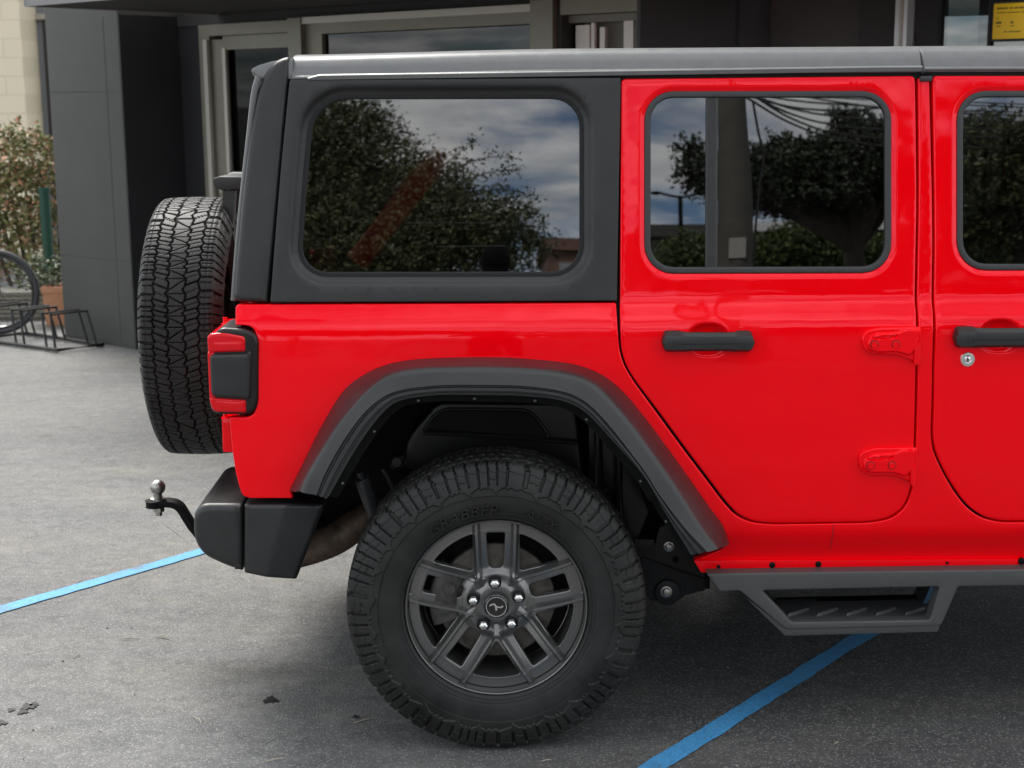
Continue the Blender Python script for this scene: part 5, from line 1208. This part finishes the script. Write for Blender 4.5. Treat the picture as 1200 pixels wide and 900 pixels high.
o = g_t.build('branch', BARK, t1, origin=(tb[0], tb[1], 0)); o.location = (0, 0, 0)
c2 = [(refl(965, 196, 26), (1.1, 1.0, 0.50)), (refl(905, 205, 25.5), (0.75, 0.7, 0.42)), (refl(1015, 180, 26), (0.7, 0.7, 0.55)), (refl(992, 145, 26), (0.22, 0.25, 0.22)), (refl(1065, 190, 26), (0.9, 0.9, 0.7)), (refl(822, 197, 25), (0.28, 0.3, 0.14)), (refl(930, 222, 25.5), (1.1, 0.9, 0.20)), (refl(812, 176, 25), (0.14, 0.2, 0.07)), (refl(915, 172, 26), (0.3, 0.3, 0.12)), (refl(850, 205, 25.5), (0.5, 0.5, 0.25))]
tb2 = refl(1000, 290, 26)
tree('street_tree', 'dark round street tree mirrored in the rear door window', (tb2[0], tb2[1]), 3.9, 0.24, c2, LEAF2, 0.085, 4200, 15, 0.34, 0.2)
c3 = [(refl(1150, 200, 24), (1.0, 1.0, 0.9)), (refl(1185, 230, 24), (1.1, 1.0, 0.7)), (refl(1140, 240, 24), (0.8, 0.8, 0.5)), (refl(1148, 165, 24), (0.35, 0.35, 0.3)), (refl(1240, 220, 24), (1.2, 1.1, 1.0))]
tb3 = refl(1200, 290, 24)
tree('street_tree', 'leafy green street tree mirrored in the front door window', (tb3[0], tb3[1]), 3.6, 0.2, c3, LEAF1, 0.085, 3000, 15, 0.4, 0.3)
c4 = [(refl(940, 292, 30), (0.7, 0.7, 0.55)), (refl(975, 300, 30), (0.6, 0.6, 0.4)), (refl(905, 300, 30), (0.5, 0.5, 0.4)), (refl(810, 298, 31), (0.7, 0.6, 0.4)), (refl(1160, 300, 29), (1.6, 0.8, 0.5)), (refl(1030, 302, 30), (0.8, 0.7, 0.4))]
tb4 = refl(950, 310, 30)
tree('clipped_shrub', 'bright green bushy shrub beyond the street, low in the door window reflection', (tb4[0], tb4[1]), 2.6, 0.1, c4, LEAF3, 0.085, 2600, 12, 0.35)
# concrete pole with cables
pa, pb_ = refl(861, 118, 13.5), refl(862, 308, 13.5)
pole = thing('utility_pole', 'grey concrete utility pole with cables and a small plate', 'utility pole', (pb_[0], pb_[1], 0))
CON = mat('concrete', (0.078, 0.074, 0.062), 0.8, noise=(6, 0.25))
g = MB(); g.tube([(0, 0, 0), (0, 0, pb_[2]), (0, 0, pa[2]), (0, 0, 9.5)], [0.20, 0.172, 0.125, 0.10], 20); g.build('pole_shaft', CON, pole)
pp = refl(863, 290, 13.3); g = MB(); g.box((-0.075, 0.15, pp[2] - 0.09), (0.075, 0.18, pp[2] + 0.09)); g.build('pole_plate', ALUL, pole)
WIRE = mat('cable_black', (0.01, 0.01, 0.01), 0.6)
cab = [[(884, 118, 13.3), (889, 150, 13.3), (894, 180, 13.3), (889, 215, 13.3), (886, 260, 13.3), (884, 308, 13.3)]]
for k, (ya, yb, sag) in enumerate(((112, 128, 0), (110, 140, 6), (108, 150, 10), (104, 160, 14), (112, 172, 10), (100, 118, 4), (96, 132, 2), (114, 122, 8))):
    cab.append([(862, ya - 6, 13.5), (930, ya + (yb - ya) * .35 + sag, 15.5), (1000, ya + (yb - ya) * .65 + sag, 17.5), (1110, yb, 21), (1300, yb + 10, 26)])
for c in cab:
    g = MB(); P = catmull([refl(*p) for p in c], 8) - np.array([pb_[0], pb_[1], 0]); g.tube(P, 0.011, 6); g.build('cable', WIRE, pole)
# double-armed street lamp
lp = refl(797, 282, 45); lt = refl(797, 227, 45)
lamp_t = thing('street_lamp', 'tall street lamp with two outstretched arms seen in the small door pane reflection', 'street lamp', (lp[0], lp[1], 0))
g = MB(); g.tube([(0, 0, 0), (0, 0, lt[2])], [0.13, 0.07], 10); g.build('lamp_post', DARK, lamp_t)
for s_ in (-1, 1):
    g = MB(); g.tube([(0, 0, lt[2] - 0.05), (s_ * 0.35, 0, lt[2] + 0.02), (s_ * 0.60, 0, lt[2] + 0.08)], 0.035, 8); g.sphere((s_ * 0.72, 0, lt[2] + 0.08), 0.16, 12, 8, (1.2, 0.8, 0.35)); g.build('lamp_arm', DARK, lamp_t)
# low buildings across the street
def far_block(name, label, px0, px1, pytop, dist, wallm_, roofm_, win_rows, depth=8, rise=0.5):
    a, b = refl(px0, pytop, dist), refl(px1, pytop, dist); H_ = a[2]; cx = (a[0] + b[0]) / 2
    t = thing(name, label, 'building', (cx, a[1], 0)); w = abs(b[0] - a[0]) / 2
    g = MB(); g.box((-w, -depth, 0), (w, 0, H_ - rise)); g.build('wall', wallm_, t)
    g = MB(); g.box((-w - 0.2, -depth - .2, H_ - rise + .003), (w + 0.2, 0.25, H_)); g.build('roof', roofm_, t)
    n = max(1, int(2 * w / 1.6))
    for z in win_rows:
        for i in range(n):
            x = -w + (i + 0.5) * 2 * w / n; g = MB(); g.box((x - 0.55, 0.003, H_ - rise - z - 1.0), (x + 0.55, 0.05, H_ - rise - z)); g.build('window', mat('far_window', (0.25, 0.27, 0.28), 0.2) if 'far_window' not in bpy.data.materials else bpy.data.materials['far_window'], t)
    return t
BRK = mat('far_brick', (0.16, 0.09, 0.065), 0.8, noise=(3, 0.3)); PALE = mat('far_render', (0.34, 0.33, 0.30), 0.8, noise=(2, 0.2)); DKR = mat('far_dark', (0.05, 0.048, 0.045), 0.7, noise=(2, 0.3)); WHR = mat('white_metal_roof', (0.62, 0.62, 0.62), 0.4)
far_block('brick_block', 'brown brick block with a row of pale windows mirrored at the quarter window corner', 640, 760, 282, 62, BRK, BRK, (0.5,), 8)
far_block('low_shop', 'dark low shop building behind the street lamp', 764, 850, 262, 60, DKR, DKR, (1.0,), 8)
far_block('white_roofed_hall', 'long hall with a white metal roof behind the round street tree', 880, 1075, 262, 70, DKR, WHR, (0.8,), 10, 0.45)
far_block('grey_warehouse', 'wide grey warehouse behind the front door reflection', 1090, 1420, 268, 66, PALE, DKR, (0.6, 2.2), 10)

# ------------------------------------------------------------------ far left: yard corner with bicycle and planters
cream = mat('cream_block', (0.62, 0.55, 0.40), 0.8)
def brick_nodes(M, sc_, bw, rh, col1, col2, mortar, ms=0.012):
    t = M.node_tree; b = t.nodes['Principled BSDF']; tcn = N(t, 'ShaderNodeTexCoord'); mp = N(t, 'ShaderNodeMapping'); mp.inputs['Rotation'].default_value = (R(90), 0, 0); L(t, tcn.outputs['Object'], mp.inputs[0])
    br = N(t, 'ShaderNodeTexBrick'); br.inputs['Color1'].default_value = (*col1, 1); br.inputs['Color2'].default_value = (*col2, 1); br.inputs['Mortar'].default_value = (*mortar, 1)
    br.inputs['Scale'].default_value = sc_; br.inputs['Brick Width'].default_value = bw; br.inputs['Row Height'].default_value = rh; br.inputs['Mortar Size'].default_value = ms
    L(t, mp.outputs[0], br.inputs['Vector']); L(t, br.outputs['Color'], b.inputs['Base Color'])
brick_nodes(cream, 1.0, 0.40, 0.20, (0.80, 0.71, 0.53), (0.78, 0.69, 0.51), (0.71, 0.63, 0.46))
p = on_y(28.5, 100, 12.0)
g = MB(); g.box((-6.0, 0, 0), (0, 3, 6.5)); o = g.build('cream_building', cream, origin=None); o.location = (p[0], 12.0, 0); tag(o, 'cream block building at the far left edge', 'building')
gp = thing('glazed_building', 'narrow dark glazed bay with pale frames between cream wall and column', 'building', (p[0] + 0.05, 12.6, 0))
g = MB(); g.box((-0.06, 0, 0), (0.62, 1.0, 6.0)); g.build('wall', mat('blue_grey_wall', (0.20, 0.21, 0.23), 0.6), gp)
g = MB(); g.box((0.02, -0.03, 0.3), (0.20, -0.003, 2.62)); g.build('window_glass', mat('dark_glass', (0.03, 0.03, 0.032), 0.1), gp)
g = MB(); g.box((0.20, -0.05, 0.3), (0.25, -0.003, 2.62)); g.build('window_frame', ALUL, gp)
g = MB(); g.box((-0.05, -0.05, 2.63), (0.40, -0.003, 2.69)); g.build('window_frame', ALUL, gp)
for z in (1.55, 1.95, 2.25):
    g = MB(); g.box((0.08, -0.035, z), (0.18, -0.0315, z + 0.12)); g.build('window_reflection_panel', mat('brown_reflection', (0.16, 0.07, 0.05), 0.5) if z < 2 else PALE, gp)  # small coloured panels painted as reflections on the dark glass

fl_m = mat('flowering_leaf', (0.1, 0.12, 0.05), 0.6, random_cols=[(0.085, 0.11, 0.028), (0.13, 0.15, 0.04), (0.18, 0.19, 0.06), (0.23, 0.22, 0.085), (0.33, 0.26, 0.14), (0.52, 0.20, 0.12)])
petal = mat('petals', (0.7, 0.5, 0.45), 0.6, random_cols=[(0.75, 0.70, 0.60), (0.72, 0.42, 0.34), (0.66, 0.33, 0.27), (0.80, 0.75, 0.68)])
bp0 = on_z(20, 372); 
bush = thing('flowering_shrub', 'tall pink and white flowering shrub beside the grey column', 'shrub', (bp0[0], 8.4, 0))
def lo(px, py, y): p = on_y(px, py, y); return p - np.array([bp0[0], 8.4, 0])
g = MB(); fl2 = MB(); st_ = MB()
for (px, py, rx, rz, ns) in ((10, 185, 0.34, 0.26, 150), (45, 190, 0.22, 0.26, 120), (20, 235, 0.36, 0.28, 150), (50, 245, 0.16, 0.26, 80), (-40, 220, 0.5, 0.5, 160), (5, 285, 0.28, 0.28, 100), (42, 290, 0.14, 0.2, 50), (-60, 300, 0.5, 0.4, 90)):
    c = lo(px, py, 8.4); P = sprays(c, (rx, 0.3, rz), ns, 9, 0.20, 0.2, shell=0.3); leaf_mesh(g, P, 0.060)
    k = P[nrs.rand(len(P)) < (0.075 if py < 200 else 0.02)]; leaf_mesh(g, k + [0, -0.05, 0.02], 0.042, asp=0.9)
for k in range(7):
    x = -0.5 + 0.12 * k; st_.tube([(x * 0.6, 0, 0), (x, 0.05, 0.6), (x * 1.3, 0, 1.2)], [0.022, 0.016, 0.008], 7)
g.build('foliage', fl_m, bush, smooth=False); st_.build('stem', BARK, bush)
sb0 = on_z(52, 380); sb0[1] = 7.1; q = on_y(52, 318, 7.1)
sh2 = thing('small_shrub', 'small dark green shrub growing over the terracotta planter', 'shrub', (q[0], 7.1, 0.3))
g = MB(); leaf_mesh(g, sprays((0, 0, q[2] - 0.3), (0.13, 0.12, 0.12), 70, 9, 0.11, 0.2, shell=0.2), 0.045); leaf_mesh(g, sprays((-0.11, 0, q[2] - 0.36), (0.08, 0.1, 0.08), 30, 9, 0.1, 0.2, shell=0.2), 0.045); g.build('foliage', mat('shrub_leaf', (0.07, 0.1, 0.05), 0.5, random_cols=[(0.05, 0.07, 0.03), (0.09, 0.12, 0.055), (0.16, 0.18, 0.10)]), sh2, smooth=False)
g = MB(); g.tube([(0, 0, -0.02), (0.01, 0, q[2] - 0.3)], 0.014, 7); g.build('stem', BARK, sh2)
TER = mat('terracotta', (0.56, 0.27, 0.15), 0.75, noise=(9, 0.15))
pa_, pb2 = on_y(52.5, 391, 6.95), on_y(84, 336, 6.95)
g = MB(); x0_, x1_ = pa_[0], pb2[0]; zt_ = pb2[2]
cx_, hw_ = (x0_ + x1_) / 2, (x1_ - x0_) / 2
rr_ = []
for (k, z) in ((0.90, 0.0), (1.0, zt_ - 0.05), (1.06, zt_ - 0.048), (1.06, zt_), (0.92, zt_), (0.88, zt_ - 0.06)):
    rr_.append([(-hw_ * k, -hw_ * k, z), (hw_ * k, -hw_ * k, z), (hw_ * k, hw_ * k, z), (-hw_ * k, hw_ * k, z)])
g.grid(np.array(rr_), close_v=True); g.f.append((0, 1, 2, 3)); k = 20; g.f.append((k, k + 1, k + 2, k + 3))
o = g.build('terracotta_planter', TER, bevel=0.006); o.location = (cx_, 6.95 + hw_, 0); tag(o, 'square terracotta planter at the foot of the grey column', 'planter')
SLAT = mat('weathered_slats', (0.22, 0.21, 0.17), 0.8, noise=(20, 0.3))
sl_ = thing('slatted_planter', 'low weathered planter of horizontal slats behind the bicycle wheel', 'planter', (on_y(20, 392, 7.3)[0], 7.3, 0))
g = MB()
xe = on_y(53, 370, 7.3)[0] - sl_.location.x
ztp = on_y(30, 341, 7.3)[2]; nsl_ = 6
for i in range(nsl_): z = 0.02 + i * (ztp - 0.02) / nsl_; g.box((-2.0, 0, z), (xe, 0.02, z + (ztp - 0.02) / nsl_ - 0.010))
g.box((-2.0, 0.025, 0), (xe, 0.5, ztp - 0.03)); g.build('slat_box', SLAT, sl_)
gpst = on_y(54, 260, 8.0)
g = MB(); g.tube([(0, 0, 0), (0, 0, 1.0), (0, 0, 1.02)], [0.045, 0.045, 0.03], 16); g.tube([(0, 0, 0.98), (0, 0, 1.02)], 0.05, 16); o = g.build('green_post', mat('green_paint', (0.006, 0.055, 0.034), 0.6)); o.location = (gpst[0], 8.0, 0); tag(o, 'short dark green post in front of the flowering shrub', 'post')
# bicycle
wc = on_y(-3, 352, 6.55); br_ = 0.302
bike = thing('bicycle', 'bicycle with a dark tyre standing in the rack, mostly out of view', 'bicycle', (wc[0], 6.55, 0))
BT = mat('bicycle_tyre', (0.03, 0.03, 0.032), 0.6); BF = mat('bicycle_frame_black', (0.015, 0.015, 0.016), 0.3, coat=0.5)
def bwheel(x):
    g = MB(); th = np.linspace(0, 2 * PI, 64, endpoint=False); g.tube(np.c_[x + br_ * np.cos(th), 0 * th, br_ + 0.022 + br_ * np.sin(th)], 0.022, 12, closed=True); w = g.build('tyre', BT, bike)
    g = MB(); g.tube(np.c_[x + (br_ - 0.03) * np.cos(th), 0 * th, br_ + 0.022 + (br_ - 0.03) * np.sin(th)], 0.010, 8, closed=True); g.build('rim', BF, w)
    g = MB()
    for k in range(24): a = 2 * PI * k / 24; g.tube([(x + 0.02 * math.cos(a + .8), (-1) ** k * 0.02, br_ + 0.022 + 0.02 * math.sin(a + .8)), (x + (br_ - 0.03) * math.cos(a), 0, br_ + 0.022 + (br_ - 0.03) * math.sin(a))], 0.0015, 4)
    g.tube([(x, -0.04, br_ + 0.022), (x, 0.04, br_ + 0.022)], 0.018, 12); g.build('spokes', BF, w)
bwheel(0.0); bwheel(-1.0)
g = MB(); zc = br_ + 0.022
for P, r_ in (([(0, 0.05, zc), (-0.13, 0.04, 0.70), (-0.16, 0, 0.85)], 0.016), ([(0, -0.05, zc), (-0.13, -0.04, 0.70), (-0.16, 0, 0.85)], 0.016), ([(-0.15, 0, 0.80), (-0.58, 0, zc - 0.03)], 0.019), ([(-0.16, 0, 0.85), (-0.66, 0, 0.80)], 0.017), ([(-0.58, 0, zc - 0.03), (-0.70, 0, 0.92)], 0.017), ([(-1.0, 0.05, zc), (-0.58, 0.03, zc - 0.03)], 0.011), ([(-1.0, -0.05, zc), (-0.58, -0.03, zc - 0.03)], 0.011), ([(-1.0, 0.05, zc), (-0.66, 0, 0.80)], 0.010), ([(-1.0, -0.05, zc), (-0.66, 0, 0.80)], 0.010)): g.tube(P, r_, 10)
g.build('bicycle_frame', BF, bike)
g = MB(); g.tube([(-0.16, 0, 0.85), (-0.17, 0, 0.96)], 0.014, 8); g.tube([(-0.10, -0.30, 0.98), (-0.17, -0.1, 0.96), (-0.17, 0.1, 0.96), (-0.10, 0.30, 0.98)], 0.012, 8); g.build('handlebar', BF, bike)
g = MB(); g.sphere((-0.74, 0, 0.95), 0.12, 14, 8, (1.1, 0.5, 0.25)); g.build('saddle', BF, bike)
# bicycle rack
rack_p = [on_z(121, 407), on_z(68, 413.5), on_z(-25, 401), on_z(28, 393)]
rk = thing('bicycle_rack', 'low black steel bicycle rack with hoops on the asphalt by the column', 'bicycle rack', (rack_p[1][0], rack_p[1][1], 0))
rl = [p - np.array([rack_p[1][0], rack_p[1][1], 0]) for p in rack_p]
RK = mat('rack_black', (0.012, 0.012, 0.012), 0.45)
g = MB(); g.tube([p + [0, 0, 0.02] for p in rl], 0.014, 8, closed=True); g.build('base_frame', RK, rk)
for t in (0.06, 0.17, 0.46, 0.57, 0.86, 0.97):
    a = rl[0] * (1 - 0.12) + rl[1] * 0.12; 
    f0 = (rl[0] + (rl[3] - rl[0]) * t * 0.95); f1 = (rl[1] + (rl[2] - rl[1]) * t * 0.95)
    d = f1 - f0; up = np.array([0, 0, 0.26]); lean = (rl[2] - rl[1]) / np.linalg.norm(rl[2] - rl[1]) * 0.05
    g = MB(); g.tube(catmull([f0 + d * 0.05 + [0, 0, .02], f0 + d * 0.10 + up * 0.93 + lean, f0 + d * 0.16 + up + lean, f0 + d * 0.84 + up + lean, f0 + d * 0.90 + up * 0.93 + lean, f0 + d * 0.95 + [0, 0, .02]], 5), 0.009, 8); g.build('hoop', RK, rk)

# ------------------------------------------------------------------ the photographer, seen only as a small dark shape in the glass
def person():
    t = bpy.data.objects.new('person', None)
    me = bpy.data.meshes.new('body'); J = {}
    pts = [('hip', (0.0, -5.10, 0.95), .13), ('belly', (0, -5.09, 1.12), .13), ('chest', (0, -5.10, 1.34), .145), ('neck', (0, -5.09, 1.52), .055), ('head0', (0, -5.06, 1.62), .075), ('head1', (0, -5.05, 1.73), .085), ('head2', (0, -5.06, 1.80), .06)]
    for s_, n in ((-1, 'l'), (1, 'r')):
        pts += [('sh' + n, (s_ * .18, -5.10, 1.43), .062), ('el' + n, (s_ * .27, -4.98, 1.22), .045), ('wr' + n, (s_ * .115, -4.82, 1.50), .030), ('pa' + n, (s_ * .100, -4.785, 1.57), .030),
                ('th' + n, (s_ * .10, -5.10, .88), .095), ('kn' + n, (s_ * .12, -5.08, .50), .06), ('an' + n, (s_ * .13, -5.12, .10), .042), ('to' + n, (s_ * .15, -4.94, .04), .035)]
    names = [p[0] for p in pts]; ed = [('hip', 'belly'), ('belly', 'chest'), ('chest', 'neck'), ('neck', 'head0'), ('head0', 'head1'), ('head1', 'head2')]
    for n in 'lr': ed += [('chest', 'sh' + n), ('sh' + n, 'el' + n), ('el' + n, 'wr' + n), ('wr' + n, 'pa' + n), ('hip', 'th' + n), ('th' + n, 'kn' + n), ('kn' + n, 'an' + n), ('an' + n, 'to' + n)]
    V = [p[1] for p in pts]; E_ = [(names.index(a), names.index(b)) for a, b in ed]; rad = [p[2] for p in pts]
    for s_, n in ((-1, 'l'), (1, 'r')):
        p0 = Vector(dict((p[0], p[1]) for p in pts)['pa' + n])
        for k in range(4):
            i = len(V); z = 0.03 - 0.02 * k
            V += [tuple(p0 + Vector((0, 0.006, z))), tuple(p0 + Vector((-s_ * .018, 0.032, z + .004))), tuple(p0 + Vector((-s_ * .040, 0.026, z + .004)))]; rad += [.010, .0085, .007]
            E_ += [(names.index('pa' + n), i), (i, i + 1), (i + 1, i + 2)]
        i = len(V); V += [tuple(p0 + Vector((-s_ * .015, -.012, -.02))), tuple(p0 + Vector((-s_ * .045, -.005, .005)))]; rad += [.011, .008]; E_ += [(names.index('pa' + n), i), (i, i + 1)]
    me.from_pydata(V, E_, []); o = bpy.data.objects.new('body', me); COL.objects.link(o)
    sk = o.modifiers.new('skin', 'SKIN'); 
    if not me.skin_vertices: me.attributes.new('skin', 'FLOAT', 'POINT')
    for i, r_ in enumerate(rad): me.skin_vertices[0].data[i].radius = (r_, r_ * (0.8 if i in (0, 1, 2) else 1)); 
    me.skin_vertices[0].data[0].use_root = True
    sb = o.modifiers.new('sub', 'SUBSURF'); sb.levels = 2; sb.render_levels = 2
    me.materials.append(mat('dark_clothes', (0.008, 0.008, 0.009), 0.9, spec=0.1))
    return o
try:
    pb = person()
    dg = bpy.context.evaluated_depsgraph_get(); me2 = bpy.data.meshes.new_from_object(pb.evaluated_get(dg)); old = pb.data; pb.modifiers.clear(); pb.data = me2
    me2.polygons.foreach_set('use_smooth', [True] * len(me2.polygons))
    pt = thing('person', 'photographer in dark clothes holding up a phone, mirrored at the bottom of the quarter window', 'person', (0, -5.1, 0))
    pb.parent = pt; pb.matrix_parent_inverse = Matrix.Translation((0, 5.1, 0))
    g = MB(); g.sphere((0, 0, 0), 0.098, 20, 14, (0.86, 1.0, 1.05)); ho = g.build('hair', mat('black_hair', (0.004, 0.004, 0.004), 0.8, spec=0.1), pt); ho.location = (0, 0.03, 1.745)
    g = MB(); g.box((-0.078, -4.755, 1.535), (0.078, -4.747, 1.615)); ph = g.build('phone', CAPB, None, bevel=0.003, origin=(0, -4.75, 1.57)); tag(ph, 'black phone held up in both hands of the photographer', 'phone')
except Exception as ex:
    print('person failed', ex)
